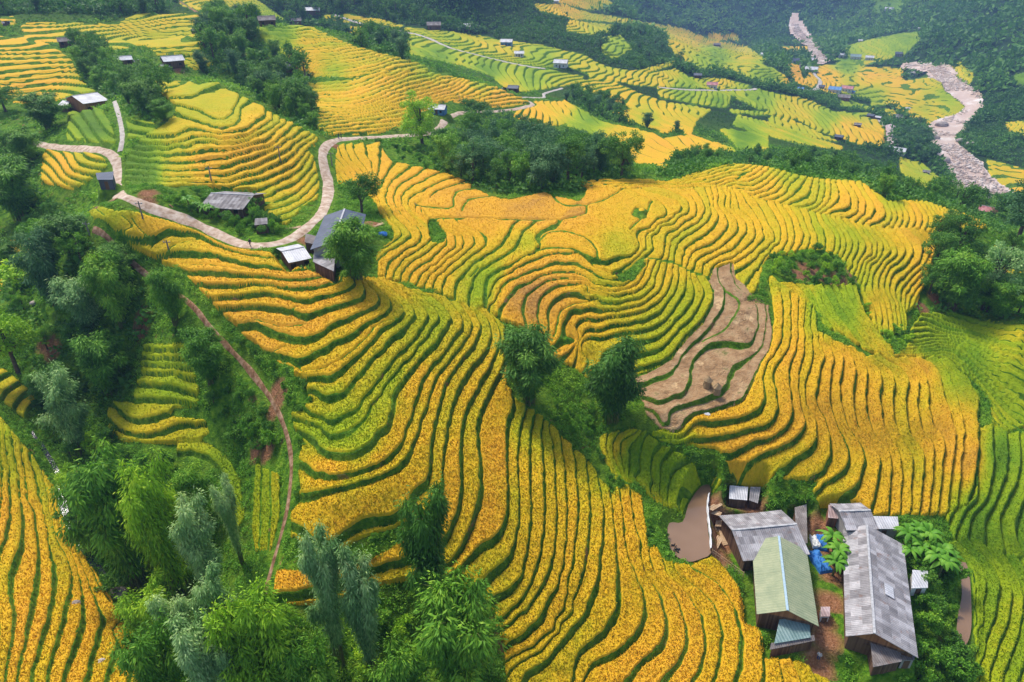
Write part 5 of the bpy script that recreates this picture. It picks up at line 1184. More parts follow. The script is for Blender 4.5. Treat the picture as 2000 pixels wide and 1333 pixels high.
BIG = [l.split(',') for l in """bamboo,dark,0,1035,815,630,126,full dark green bamboo clump on the left of the pair between the terraces
bamboo,dark,1,1195,852,656,118,dark green bamboo clump beside the reaped brown terraces
bamboo,mid,0,697,575,432,104,leafy bamboo clump in front of the slate blue roof
broad,dark,0,706,425,345,58,round dark tree behind the slate blue roof
broad,lime,0,825,300,208,68,light green tree beside the road below the white roofed house
bamboo,dark,2,850,1235,960,112,tall ragged green bamboo rising over the lower golden terraces
plume,blue,0,665,1320,1070,92,tall blue green bamboo with feathery plumes at the bottom of the slope
plume,blue,1,730,1340,1110,92,blue green bamboo just right of the tallest blue green plume
bamboo,mid,1,905,1420,1165,170,broad green bamboo spreading at the bottom edge below the ragged bamboo
bamboo,lime,0,540,1430,1165,140,yellow green bamboo at the foot of the brown footpath
bamboo,mid,2,270,1180,870,150,great green bamboo thicket above the dark stream
bamboo,lime,1,355,1200,900,110,yellow green bamboo joined to the right side of the great thicket
plume,blue,2,420,1200,985,100,grey blue bamboo below the thicket on the left of the slim column
plume,blue,3,474,1115,925,54,slim blue green bamboo column beside the footpath
plume,blue,1,455,1330,1130,90,blue green bamboo below the slim column
plume,blue,0,430,1450,1230,120,blue green bamboo cut by the bottom edge left of the path
bamboo,mid,3,345,1440,1215,120,green bamboo at the bottom edge under the stream mouth
bamboo,lime,2,320,1290,1130,95,yellow green bamboo hanging over the stream mouth
plume,blue,2,155,905,720,92,pale blue green bamboo standing above the golden lower left field
bamboo,teal,0,110,620,448,100,dark blue green bamboo highest of the group left of the footpath
bamboo,blue,0,178,670,532,92,blue green bamboo in front of the darkest one of the left group
bamboo,mid,1,238,660,490,92,green bamboo at the right of the left group below the footpath
bamboo,mid,2,345,650,518,66,green bamboo overhanging the middle of the footpath
bamboo,mid,3,412,775,640,88,rounded light green bamboo above the small green terraces
bamboo,mid,0,215,790,640,98,ragged green bamboo below the bare grassy knoll
broad,lime,1,35,750,610,88,bright green tree at the left edge above the two small plots
bush,lime,0,42,590,545,82,bright yellow green shrub on the slope at the left edge
bamboo,dark,2,95,270,188,78,dark bamboo below the white farmhouse on the left
bamboo,mid,1,58,335,258,70,green bamboo above the road at the left edge
bamboo,mid,0,40,455,312,118,large green bamboo under the road at the left edge
broad,dark,1,12,232,180,50,dark tree at the left edge beside the golden far field
bamboo,dark,3,290,238,160,72,dark bamboo behind the upper corner of the golden hill
bamboo,mid,2,320,250,202,42,small green bamboo at the corner of the golden hill
bamboo,dark,0,140,520,425,92,dark bamboo under the bend of the farm track
broad,dark,2,1868,520,430,60,dark tree on the edge of the right hand golden hill
bamboo,mid,1,1860,625,480,95,green bamboo below the right hand golden hill
broad,blue,0,1920,620,475,78,blue green tree in the ravine at the right edge
bamboo,mid,3,1950,640,545,80,green bamboo low in the ravine at the right edge
broad,teal,0,1985,500,395,90,dark tree at the right edge above the ravine
broad,dark,0,1985,600,540,50,small dark tree at the right edge beside narrow terraces
broad,dark,1,930,262,205,50,dark tree at the upper end of the central wood
broad,dark,2,1960,450,395,60,dark tree near the red roof by the river
bamboo,dark,1,240,560,470,70,dark bamboo close under the footpath bend
bamboo,dark,2,30,560,470,70,dark bamboo in the left slope gully
plume,blue,3,385,1360,1150,84,blue green bamboo left of the one cut by the bottom edge
plume,blue,0,490,1440,1265,80,pale blue green bamboo at the bottom edge right under the footpath end
bamboo,mid,3,620,1440,1240,110,green bamboo at the bottom edge between yellow green and blue green clumps
bamboo,dark,3,225,1060,890,86,dark bamboo on the stream bank left of the great thicket
bamboo,lime,2,165,1010,905,62,small bright bamboo over the dark stream
bamboo,mid,0,790,1450,1270,110,low green bamboo at the bottom edge under the twin blue green plumes
bamboo,mid,2,395,1040,900,76,green bamboo above the slim blue green column
bamboo,dark,1,120,820,700,80,dark bamboo behind the pale blue green one
bush,mid,0,225,405,330,40,green shrub hedge""".split('\n')][:-1]
def wild_scatter(poly, n, mind, rmax=None):
    """random ground places whose picture point falls inside the outline"""
    m = raster(poly); sel = (sheet(m.astype(np.float32)) > 0.5) & inview & (edge < 0.3) & (road_mask < 0.1) & (rmf < 0.05)
    if rmax: sel &= RR < rmax
    idx = np.flatnonzero(sel.ravel())
    if len(idx) == 0: return np.zeros((0, 3))
    w = (RR.ravel()[idx] ** 2 * 1e-3) * (np.gradient(rr)[idx // NA]) ** 0 
    cell = (np.gradient(rr)[idx // NA] * rr[idx // NA] * wr[idx // NA]); w = cell / cell.sum()
    pick = rng.choice(idx, size=min(len(idx), n * 12), replace=False if len(idx) > n * 12 else True, p=w)
    out = []
    for q in pick:
        x, y = X.flat[q], Y.flat[q]
        if all((x - a) ** 2 + (y - b) ** 2 > mind * mind for a, b, _ in out[-400:]): out.append((x, y, zg.flat[q]))
        if len(out) >= n: break
    return np.array(out)
# woods whose trees can be told apart: outline, how many, spacing, kinds, heights, label, group
WOODS = [("870 300;940 285;1040 285;1120 305;1180 325;1240 345;1220 352;1100 372;1060 374;1000 384;950 385;900 350;850 330", 96, 4.8, "broad:dark broad:dark bamboo_far:teal broad:teal bamboo_far:mid bamboo_far:dark", (8.5, 14), "dark green tree crowded in the wood behind the central golden hill", "trees of the central wood"),
 ("1240 345;1300 325;1360 300;1430 302;1500 296;1560 298;1650 312;1730 335;1780 375;1830 395;1790 400;1720 385;1680 352;1560 345;1440 318;1340 342", 66, 7.5, "broad_far:dark bamboo_far:mid bamboo_far:dark", (5.5, 9), "tree of the dense green belt behind the right end of the central hill", "trees of the green belt"),
 ("1095 195;1180 192;1240 225;1310 245;1330 262;1250 250;1160 228;1110 212", 26, 9.0, "broad_far:dark bamboo_far:teal", (7, 11), "dark tree of the strip of wood between the far golden terraces", "trees between the far golden terraces"),
 ("375 60;430 30;500 50;520 110;590 130;610 170;600 240;560 215;500 190;440 150;380 140", 62, 6.5, "broad_far:dark bamboo_far:dark bamboo_far:teal bamboo_far:mid", (9, 13), "dark bamboo or tree on the wooded slope above the golden hill", "trees above the golden hill"),
 ("150 95;190 75;215 110;230 150;270 165;320 150;350 180;320 240;280 230;220 195;165 170;150 130", 40, 6.0, "bamboo_far:dark bamboo_far:mid broad_far:dark", (7, 11), "green tree of the grove around the hamlet at upper left", "trees round the upper left hamlet"),
 ("500 185;560 190;620 215;645 250;640 262;600 250;540 215;500 200", 26, 5.0, "bamboo_far:mid bamboo_far:dark", (6, 9), "green bamboo in the hollow beside the golden hill", "bamboo in the hollow"),
 ("0 0;110 -10;260 -10;335 5;330 22;240 30;120 30;0 30", 32, 9.0, "broad_far:dark bamboo_far:dark", (8, 13), "dark tree of the wood at the upper left corner", "trees at the upper left corner"),
 ("540 5;620 0;700 10;800 20;900 60;760 45;660 22;600 40;545 45", 30, 9.0, "broad_far:dark bamboo_far:dark", (9, 13), "dark tree behind the crest of the upper terraces", "trees behind the upper crest"),
 ("690 85;760 70;800 90;790 120;740 112;690 95", 24, 8.0, "broad_far:dark bamboo_far:teal", (9, 13), "dark tree in the hollow under the far road", "trees under the far road"),
 ("1200 60;1320 90;1330 130;1250 140;1160 110", 24, 12, "broad_far:dark broad_far:teal", (10, 15), "dark tree on the far slope between two ridges", "trees on the far slope"),
 ("1790 245;1825 265;1825 320;1790 310;1745 290;1750 265", 34, 7.5, "broad_far:teal bamboo_far:teal", (8, 12), "dark tree on the river bank by the long roofed house", "trees on the river bank"),
 ("1780 395;1840 385;1900 390;1960 400;2000 380;2000 430;1950 460;1890 440;1850 410", 40, 6.5, "broad_far:dark bamboo_far:teal", (7, 11), "tree in the belt between the golden hill and the river", "trees between hill and river"),
 ("1820 460;1860 450;1900 480;2000 500;2000 630;1950 640;1900 620;1840 640;1815 600;1810 540", 40, 5.5, "bamboo_far:mid broad:dark bamboo_far:teal", (5, 8.5), "tree in the ravine below the right end of the golden hill", "trees of the right ravine"),
 ("0 305;60 320;75 340;60 350;120 420;170 440;250 520;300 560;330 620;280 720;230 820;100 880;60 800;70 640;0 600;60 440;0 400", 34, 6.5, "bamboo:mid bamboo:dark broad:dark broad:mid", (4, 8), "green tree or bush on the wooded slope along the left edge", "trees on the left slope"),
 ("120 900;200 860;260 840;330 900;380 1050;360 1200;300 1250;250 1200;180 1090;140 1000", 34, 3.6, "bush:lime bush:mid bush:dark", (2.2, 4.6), "leafy bush along the dark stream", "bushes along the stream"),
 ("300 1250;500 1200;560 1240;640 1200;780 1230;960 1250;980 1400;300 1400", 46, 3.4, "bush:mid bush:dark bush:lime", (2.0, 4.4), "leafy bush between the bamboos at the bottom edge", "bushes among the bottom bamboos"),
 ("1600 960;1580 985;1500 965;1420 930;1330 890;1360 885;1430 915;1530 945", 22, 1.6, "bush:dark bush:mid", (1.2, 2.2), "bush on the bank above the lower farm", "bushes above the lower farm"),
 ("1780 1090;1860 1080;1870 1150;1865 1250;1890 1333;1780 1333;1775 1230;1790 1170", 34, 2.3, "bush:mid bush:dark", (1.8, 4.2), "bush in the garden right of the long grey roof", "bushes of the lower farm garden"),
 ("660 270;740 275;850 300;940 360;900 345;800 318;745 285", 30, 2.0, "bush:dark bush:mid", (1.3, 2.6), "bush on the bank above the first central field", "bushes above the first central field"),
 ("340 375;500 375;545 400;545 450;500 465;430 450;380 425;340 400", 30, 2.2, "bush:mid bush:dark", (1.3, 3.2), "garden bush around the weathered grey farmhouse", "garden bushes of the roadside farm"),
 ("1500 500;1600 485;1680 560;1700 640;1780 650;1810 620;1830 600;1820 660;1760 690;1700 690;1640 650;1590 560;1500 540", 40, 2.3, "bush:mid bush:dark bush:lime", (1.0, 2.4), "bush on the rough red slope between the golden hills", "bushes on the rough red slope"),
 ("1090 830;1160 850;1200 940;1230 945;1290 1010;1310 1090;1262 1060;1250 960;1190 960;1110 870;1060 810;1080 780;1250 830;1280 870;1170 840", 30, 1.7, "bush:mid bush:dark", (0.8, 1.8), "bush in the grassy gully above the pond", "bushes of the gully above the pond"),
 ("590 740;620 800;600 870;590 950;575 1060;560 880;560 810;530 750;450 650;500 690", 34, 1.6, "bush:dark bush:mid", (0.8, 1.9), "bush on the bank between footpath and terraces", "bushes along the footpath bank")]
WOODS2 = [("430 740;480 760;540 850;530 900;470 870;420 800;400 720;330 640;380 650", 36, 2.4, "bush:mid bush:dark", (1.5, 3.2), "bush on the slope below the footpath", "bushes below the footpath"),
 ("1850 1240;1900 1300;2000 1300;2000 1400;1780 1400;1800 1300", 24, 2.2, "bush:mid bush:dark", (1.4, 3.0), "bush in the lower right corner", "bushes in the lower right corner"),
 ("570 1050;620 1085;700 1060;790 1035;800 1060;740 1095;640 1115;590 1110", 24, 1.5, "bush:mid bush:dark", (0.9, 2.0), "bush on the bank under the widest golden field", "bushes under the widest field"),
 ("1620 310;1700 330;1760 350;1840 400;1900 390;1860 360;1790 330;1700 295;1600 285;1500 275;1480 300", 26, 7.0, "bamboo_far:mid broad_far:dark", (6, 10), "tree in the belt above the river road", "trees above the river road"),
 ("1420 200;1500 190;1520 215;1500 245;1430 225", 22, 8.0, "broad_far:dark bamboo_far:dark", (9, 13), "dark tree beside the far winding road", "trees beside the far road"),
 ("1790 20;2000 10;2000 130;1960 330;1930 300;1960 240;1900 130;1850 120;1700 120;1660 60", 0, 12, "broad_far:dark", (9, 14), "", ""),
 ("720 85;730 85;745 145;735 145", 1, 3, "bamboo_far:dark", (10, 11), "single dark tree on the crest of the upper terraces", None)]
def grow():
    for r_ in BIG:
        kind, mat, var, bx, by, top, w, lab = r_; by_px(kind, mat, int(var), float(bx), float(by), float(top), float(w), lab)
    cnt = len(BIG); num = {}
    for r_ in BIG: num[NAMES[r_[0]]] = num.get(NAMES[r_[0]], 0) + 1
    for s, n, mind, kinds, (h0_, h1_), lab, grp in WOODS + WOODS2:
        if not n: continue
        ks = [k.split(':') for k in kinds.split()]
        for x, y, z in wild_scatter(P2(s), n, mind):
            opt = [k for k in ks if num.get(NAMES[k[0]], 0) < 292]
            if not opt: continue
            kd, mt = opt[rng.integers(len(opt))]; num[NAMES[kd]] = num.get(NAMES[kd], 0) + 1; h = rng.uniform(h0_, h1_)
            plant(kd, mt, int(rng.integers(3)), (x, y, z - 0.2), h / HGT[kd], h * rng.uniform(0.72, 1.0) / WID[kd] * (1.25 if kd == 'bush' else 1.0), rng.uniform(0, 6.28), lab, grp); cnt += 1
    print('plants', cnt, num, time.time() - T0)
grow()

# mass foliage nobody could count: low scrub on rough ground, and the forest on the mountains
def mass(name, P, size, tints, per, mat, rg, flat_=0.7, leafk=0.5):
    n = len(P); o = rg.normal(size=(n, per, 3)); o /= np.linalg.norm(o, axis=2, keepdims=True)
    o *= rg.uniform(0.6, 1.0, (n, per, 1)); o[:, :, 2] = np.abs(o[:, :, 2]) * flat_
    c = P[:, None, :] + o * size[:, None, None]
    L = (size[:, None] * leafk * rg.uniform(0.7, 1.3, (n, per))).ravel()
    v, t = leaves(c.reshape(-1, 3), (rg.normal(size=(n, per, 3)) + o * 0.4).reshape(-1, 3), L, L * 0.6, (tints[:, None] + rg.normal(size=(n, per)) * 0.12).ravel(), rg, (o + [0, 0, 0.4]).reshape(-1, 3))
    tag(link(name, leaf_mesh(name, v, t, mat)), kind='stuff')
def spots(sel, n):
    idx = np.flatnonzero(sel.ravel()); cell = (np.gradient(rr)[idx // NA] * rr[idx // NA] * wr[idx // NA]); 
    q = rng.choice(idx, size=n, p=cell / cell.sum()); rq = rr[q // NA]; dr = np.gradient(rr)[q // NA] * rng.uniform(-.6, .6, n); ds = rq * wr[q // NA] * (ss[1] - ss[0]) * rng.uniform(-.6, .6, n)
    az = np.arctan2(X.flat[q], Y.flat[q]); x = X.flat[q] + np.sin(az) * dr + np.cos(az) * ds; y = Y.flat[q] + np.cos(az) * dr - np.sin(az) * ds
    return np.column_stack([x, y, gsample(zg, x, y)])
wm = np.zeros((MH, MW), bool)
for q in WOODS[:14]: wm |= raster(P2(q[0]))
woodsel = (sheet(wm.astype(np.float32)) > 0.5) & inview & (edge < 0.25) & (road_mask < 0.05) & (rmf < 0.02) & (nocrop < 0.1)
P = spots(woodsel & (RR < 700) & (RR > 130), 8000); mass('understorey', P, rng.uniform(0.9, 2.6, len(P)), 0.35 + 0.5 * vnoise(P[:, 0], P[:, 1], 12, 2, 40), 24, ML['dark'], rng, 1.1, 0.55)
roughsel = inview & (edge < 0.25) & (road_mask < 0.1) & (rmf < 0.02) & (nocrop < 0.2) & (soil < 0.45) & (vnoise(X, Y, 9, 3, 41) > -0.25)
P = spots(roughsel & (RR < 170), 19000); mass('undergrowth', P, rng.uniform(0.25, 0.75, len(P)), 0.5 + 0.5 * vnoise(P[:, 0], P[:, 1], 6, 2, 42), 38, ML['mid'], rng, 0.8, 0.42)
P = spots(roughsel & (RR > 165) & (RR < 420), 12000); mass('scrub', P, rng.uniform(0.5, 1.5, len(P)), 0.45 + 0.5 * vnoise(P[:, 0], P[:, 1], 15, 2, 43), 18, ML['mid'], rng, 0.9, 0.6)
forsel = inview & (land < 0.05) & (RR > 300) & (RR < 3200) & (rmf < 0.02) & (road_mask < 0.1)
P = spots(forsel & (RR < 900), 24000); _v = vnoise(P[:, 0], P[:, 1], 45, 3, 47); mass('far_wood', P, (0.0036 + 0.0048 * sstep(-0.1, 0.35, _v)) * np.where(gsample((woodsel | (RR > 560)).astype(np.float32), P[:, 0], P[:, 1]) > 0.5, 1.0, 0.45) * rng.uniform(0.7, 1.2, len(P)) * np.hypot(P[:, 0], P[:, 1]), 0.4 + 0.45 * vnoise(P[:, 0], P[:, 1], 60, 3, 44), 24, ML['dark'], rng, 1.2, 0.55)
P = spots(forsel & (RR >= 900), 22000); mass('mountain_forest', P, rng.uniform(4.5, 11.0, len(P)), 0.4 + 0.6 * vnoise(P[:, 0], P[:, 1], 120, 3, 45), 14, ML['dark'], rng, 1.1, 0.7)
print('foliage', time.time() - T0)
# ---------------------------------------------------------------- smaller things
def mesh_obj(name, v, f, mat, parent=None, loc=None, smooth=False):
    me = bpy.data.meshes.new(name); me.from_pydata([tuple(p) for p in v], [], [list(q) for q in f]); me.materials.append(mat); me.update()
    if smooth: me.polygons.foreach_set('use_smooth', [True] * len(me.polygons))
    return link(name, me, parent, loc)
# poles
def pole(px, py, hpx, label):
    p = hit(px, py); dep = p[1] * CP - (p[2] - CAMZ) * SP; el = math.atan2(CAMZ - p[2], np.hypot(p[0], p[1])); h = hpx / F * dep / math.cos(el)
    r = empty('utility_pole', (p[0], p[1], ground_z(p[0], p[1])), 0, label, 'utility pole')
    tv, tf = tube([(np.array([[0, 0, -0.5], [0, 0, h * 0.5], [0, 0, h]]), np.array([0.16, 0.13, 0.10]))], 8); mesh_obj('pole', tv, tf, m_pole, r)
    b = MB(); b.box(-0.7, 0.7, -0.05, 0.05, h - 0.55, h - 0.43); b.build('crossarm', m_pole, r)
    for x in (-0.6, 0, 0.6):
        b = MB(); b.box(x - 0.05, x + 0.05, -0.05, 0.05, h - 0.43, h - 0.25); b.build('insulator', MWL['white'], r)
m_pole = flat_mat('concrete_pole', [(0.3, (0.16, 0.15, 0.14)), (0.7, (0.26, 0.24, 0.22))], 3, 0.9, 0.1, vec='obj')
for a in ((281, 434, 36, 'tall pole at the road edge left of the weathered farmhouse'), (414, 358, 28, 'pole in the lower part of the golden hill'), (549, 322, 30, 'pole in the right part of the golden hill'),
          (649, 326, 26, 'pole beside the bend of the dirt road'), (897, 200, 12, 'small pole on the slope above the white blue house'), (331, 494, 18, 'thin pole in the first long golden terraces'),
          (175, 460, 26, 'pole at the head of the footpath')): pole(*a)
# bananas
def banana(seed, h=3.2, n=13, L=2.5):
    rg = np.random.default_rng(seed); V, Fc, T_ = [], [], []
    for k in range(n):
        a = k * 2.4 + rg.uniform(-.3, .3); b = np.array([math.cos(a), math.sin(a), 0]); sd_ = np.array([-b[1], b[0], 0]); up = rg.uniform(0.25, 1.1); l = L * rg.uniform(0.75, 1.1); o = len(V); m = 9; tn_ = rg.uniform(0.3, 0.8)
        for i in range(m):
            s = i / (m - 1); c = np.array([0, 0, h * 0.8]) + b * l * s * (0.5 + 0.3 * (1 - up)) * 1.2 + np.array([0, 0, 1]) * l * (up * s - (0.45 + 0.5 * up) * s * s)
            w = 0.25 * (max(0.0, math.sin(math.pi * min(1, 0.12 + s * 0.9)))) ** 0.6 * (1 if i else 0.1)
            V += [c - sd_ * w - [0, 0, w * 0.35], c, c + sd_ * w - [0, 0, w * 0.35]]; T_ += [tn_ - 0.1, tn_ + 0.1, tn_ - 0.1]
        for i in range(m - 1): q = o + i * 3; Fc += [[q, q + 1, q + 4, q + 3], [q + 1, q + 2, q + 5, q + 4]]
    cr = mesh_np('crown', np.array(V), np.array(Fc, np.int32), ML['banana'], dict(tint=np.array(T_)), smooth=False)
    tv, tf = tube([(np.array([[0, 0, -0.4], [0.03, 0, h * 0.5], [0, 0, h * 0.84]]), np.array([0.17, 0.13, 0.08]))], 7)
    return cr, mesh_np('trunk', tv, tf, m_culm)
BAN = [banana(s) for s in (1, 2, 3)]
def bananas(spots_, sc, label, group):
    for k, (px, py) in enumerate(spots_):
        p = hit(px, py, zg); r = empty('banana_plant', (p[0], p[1], p[2] - 0.1), k * 1.3, label, 'banana plant', group if len(spots_) > 1 else None); s = sc * rng.uniform(0.8, 1.2); r.scale = (s, s, s)
        cr, tr = BAN[k % 3]; link('crown', cr, r); link('trunk', tr, r)
bananas([(1622, 1090), (1628, 1105), (1616, 1076), (1634, 1116), (1626, 1124)], 1.15, 'banana plant of the clump between the two big farm roofs', 'bananas between the two big roofs')
bananas([(1775, 1078), (1790, 1095), (1768, 1100), (1800, 1075), (1785, 1060), (1762, 1072)], 1.3, 'banana plant of the clump right of the upper end of the longest roof', 'bananas behind the longest roof')
bananas([(1828, 1108), (1842, 1118), (1815, 1118), (1830, 1130)], 1.3, 'banana plant of the clump beside the narrow ditch pond', 'bananas beside the ditch')
bananas([(388, 418), (400, 424), (412, 428), (372, 414)], 1.0, 'banana plant at the road side of the shingle roofed farmhouse', 'bananas of the roadside farm')
# tarpaulin, planks, stacks
m_tarp = flat_mat('blue_tarpaulin', [(0.3, (0.02, 0.12, 0.42)), (0.7, (0.07, 0.27, 0.66))], 1.2, 0.5, 0.8, vec='obj')
m_wtarp = flat_mat('white_sheeting', [(0.3, (0.62, 0.62, 0.62)), (0.7, (0.82, 0.82, 0.82))], 1.2, 0.6, 0.8, vec='obj')
m_straw = flat_mat('straw', [(0.3, (0.26, 0.17, 0.09)), (0.7, (0.48, 0.34, 0.18))], 6, 0.95, 0.8, vec='obj')
m_plank = flat_mat('sawn_timber', [(0.3, (0.42, 0.27, 0.15)), (0.7, (0.62, 0.44, 0.27))], 2, 0.85, 0.3, vec='obj')
def lump(name, px, py, sx, sy, sz, mat, label, cat, rz=0.0, seed=0, zoff=0.0):
    p = hit(px, py, zg); n = 22; rg = np.random.default_rng(seed); g_ = np.linspace(-1, 1, n); gx, gy = np.meshgrid(g_, g_)
    r2 = np.clip(1 - np.maximum(np.abs(gx), np.abs(gy)) ** 3, 0, 1) ** 0.5; z = sz * r2 * (0.72 + 0.4 * vnoise(gx * 3 + seed, gy * 3, 1.0, 3, seed)) - 0.08
    v = np.stack([gx * sx * (1 + 0.14 * vnoise(gx * 2, gy * 2, 1, 2, seed + 3)), gy * sy, z], -1).reshape(-1, 3); f_ = [[i * n + j, i * n + j + 1, (i + 1) * n + j + 1, (i + 1) * n + j] for i in range(n - 1) for j in range(n - 1)]
    o = mesh_obj(name, v, f_, mat, None, (p[0], p[1], p[2] + zoff)); o.rotation_euler = (0, 0, rz); tag(o, label, cat); return o
lump('tarpaulin', 1598, 1098, 1.2, 2.3, 1.4, m_tarp, 'larger crumpled blue tarpaulin between the green roof and the banana plants', 'tarpaulin', 0.2, 5)
lump('tarpaulin', 1603, 1062, 1.0, 1.7, 1.2, m_tarp, 'smaller blue tarpaulin above the larger one', 'tarpaulin', -0.2, 6)
lump('tarpaulin', 1590, 1058, 0.7, 1.4, 0.9, m_wtarp, 'white sheeting heaped left of the blue tarpaulins', 'sheeting', 0, 7)
lump('tarpaulin', 746, 458, 1.1, 0.8, 0.8, m_tarp, 'blue tarpaulin over a pile at the right of the slate roof', 'tarpaulin', 0, 8)
lump('sack_heap', 1380, 810, 0.6, 0.5, 0.5, m_wtarp, 'small white heap of sacks on the lower bank of the reaped terraces', 'sacks', 0, 9)
def cone_stack(px, py, label):
    p = hit(px, py, zg); r = empty('straw_stack', (p[0], p[1], p[2]), random.random(), label, 'straw stack'); n = 14; rg = np.random.default_rng(int(px)); V = []
    for i, (rad, z) in enumerate(((0.75, -0.1), (0.70, 0.7), (0.58, 1.2), (0.85, 1.25), (0.42, 1.75), (0.06, 2.15))):
        for k in range(n): a = 2 * math.pi * k / n; q = rad * rg.uniform(0.88, 1.12); V.append((math.cos(a) * q, math.sin(a) * q, z + rg.uniform(-.04, .04)))
    cut = lambda a, b: [[i * n + k, i * n + (k + 1) % n, (i + 1) * n + (k + 1) % n, (i + 1) * n + k] for i in range(a, b) for k in range(n)]
    mesh_obj('stack_body', V[:3 * n], [[i * n + k, i * n + (k + 1) % n, (i + 1) * n + (k + 1) % n, (i + 1) * n + k] for i in range(2) for k in range(n)], m_straw, r)
    mesh_obj('stack_cap', V[3 * n:], [[i * n + k, i * n + (k + 1) % n, (i + 1) * n + (k + 1) % n, (i + 1) * n + k] for i in range(2) for k in range(n)] + [[2 * n + k for k in range(n)]], m_straw, r)
cone_stack(1381, 755, 'left one of the two straw stacks on the reaped terraces'); cone_stack(1399, 768, 'right one of the two straw stacks on the reaped terraces')
for k, (px, py, rz) in enumerate(((1398, 990, .6), (1392, 1002, -.4), (1405, 1018, 1.2), (1400, 1032, .9), (1412, 1045, 1.5), (1402, 1060, 1.0), (1414, 1062, .3), (740, 440, .8), (744, 432, -.5), (575, 446, .5), (1468, 1014, .2), (1456, 1016, 1.1))):
    p = hit(px, py, zg); b = MB()
    for q in range(4): w = 0.09; b.box(-1.3 - 0.1 * q, 1.2 + 0.07 * q, q * 0.24 - 0.4, q * 0.24 - 0.4 + 0.2, 0.0 + 0.03 * (q % 2), 0.09 + 0.03 * (q % 2))
    o = b.build('timber_pile', m_plank, None, (p[0], p[1], p[2] + 0.02)); o.rotation_euler = (0, 0, rz)
    tag(o, 'few sawn planks lying on the bare soil beside the pond' if k < 7 else ('planks lying right of the slate blue roof' if k < 9 else ('planks on the road shoulder left of the slate roof' if k < 10 else 'planks on the earth below the white hut')), 'planks', ['planks beside the pond', 'planks by the slate roof', 'planks on the road shoulder', 'planks below the white hut'][0 if k < 7 else 1 if k < 9 else 2 if k < 10 else 3] if k != 9 else None)
# white plastic along the pond, small fence posts
p0 = [from_cam(x, y, -79.0) for x, y in ((1384, 962), (1381, 985), (1383, 1010), (1387, 1040), (1388, 1070))]; V = []
for i in range(21):
    s = i / 20 * 4; k = min(3, int(s)); c = p0[k] * (1 - (s - k)) + p0[k + 1] * (s - k)
    for q, (dx_, dz_) in enumerate(((-0.08, -0.5), (0.0, -0.12), (0.16, -0.05), (0.26, -0.3))): V.append(c + [dx_ + 0.05 * math.sin(i * 1.7 + q), 0, dz_ + 0.08 * math.sin(i * 2.3)])
o = mesh_obj('plastic_sheet', V, [[i * 4 + q, i * 4 + q + 1, i * 4 + q + 5, i * 4 + q + 4] for i in range(20) for q in range(3)], m_wtarp); tag(o, 'white plastic sheet lining the right bank of the pond', 'plastic sheet')
# ducks on the pond
m_duck = flat_mat('dark_duck', [(0.3, (0.02, 0.02, 0.02)), (0.7, (0.06, 0.05, 0.045))], 9, 0.7, 0.1, vec='obj'); m_bill = flat_mat('duck_bill', [(0.4, (0.5, 0.25, 0.05)), (0.6, (0.55, 0.3, 0.06))], 2, 0.6, 0, vec='obj')
bm = bmesh.new(); bmesh.ops.create_uvsphere(bm, u_segments=10, v_segments=8, radius=0.2)
for v in bm.verts: v.co = Vector((v.co.x * 1.5 + (0.05 if v.co.z > 0.1 and v.co.x < 0 else 0), v.co.y * 0.85, v.co.z * 0.8 + 0.08 + (0.08 if v.co.x < -0.12 else 0)))
r2 = bmesh.ops.create_uvsphere(bm, u_segments=8, v_segments=6, radius=0.085)['verts']
for v in r2: v.co += Vector((0.31, 0, 0.36))
r3 = bmesh.ops.create_cone(bm, segments=7, radius1=0.075, radius2=0.05, depth=0.28)['verts']
for v in r3: v.co += Vector((0.25, 0, 0.22))
duck_me = bpy.data.meshes.new('body'); bm.to_mesh(duck_me); bm.free(); duck_me.materials.append(m_duck)
b = MB(); b.box(0.37, 0.47, -0.03, 0.03, 0.33, 0.36); bl = b.build('bill', m_bill); bill_me = bl.data; bpy.data.objects.remove(bl)
for k, (px, py) in enumerate(((1314, 1066), (1319, 1072), (1323, 1078), (1325, 1074), (1317, 1076))):
    p = from_cam(px, py, POOLS[0][1]); r = empty('duck', tuple(p), k * 1.1, 'dark duck floating near the lower left shore of the pond', 'duck', 'ducks on the pond'); link('body', duck_me, r); link('bill', bill_me, r)
# stones
def rock(seed, n=2):
    bm = bmesh.new(); bmesh.ops.create_icosphere(bm, subdivisions=n, radius=1.0); rg = np.random.default_rng(seed); A = rg.normal(size=(5, 3)); Bk = rg.uniform(0.6, 0.95, 5); A /= np.linalg.norm(A, axis=1, keepdims=True)
    for v in bm.verts:
        c = np.array(v.co)
        for a_, b_ in zip(A, Bk):
            d = c @ a_
            if d > b_: c = c - a_ * (d - b_)
        v.co = Vector(c * [1.0, 0.8, 0.62])
    me = bpy.data.meshes.new('boulder'); bm.to_mesh(me); bm.free(); me.materials.append(m_rock); return me
RK = [rock(s) for s in (1, 2, 3)]
for px, py, s, lab in ((67, 593, 0.9, 'grey boulder on the grassy knoll at the left'), (1838, 247, 7, 'dark boulder at the outside of the river bend'), (1824, 272, 5.5, 'boulder in the river just under the bend'), (1840, 315, 6, 'round dark boulder at the foot of the river wood'),
                       (1893, 284, 5, 'boulder on the right river bank by the small meadow'), (1875, 276, 3.6, 'smaller boulder left of the meadow boulder'), (150, 1180, 0.8, 'reddish boulder in the lower left golden field'), (198, 1295, 0.7, 'pale stone low in the lower left golden field'),
                       (232, 1160, 1.5, 'boulder in the bed of the dark stream')):
    p = hit(px, py, zg); o = link('boulder', RK[int(px) % 3], None, (p[0], p[1], p[2] + s * 0.2)); o.scale = (s, s, s * 0.8); o.rotation_euler = (0, 0, px); tag(o, lab, 'boulder')
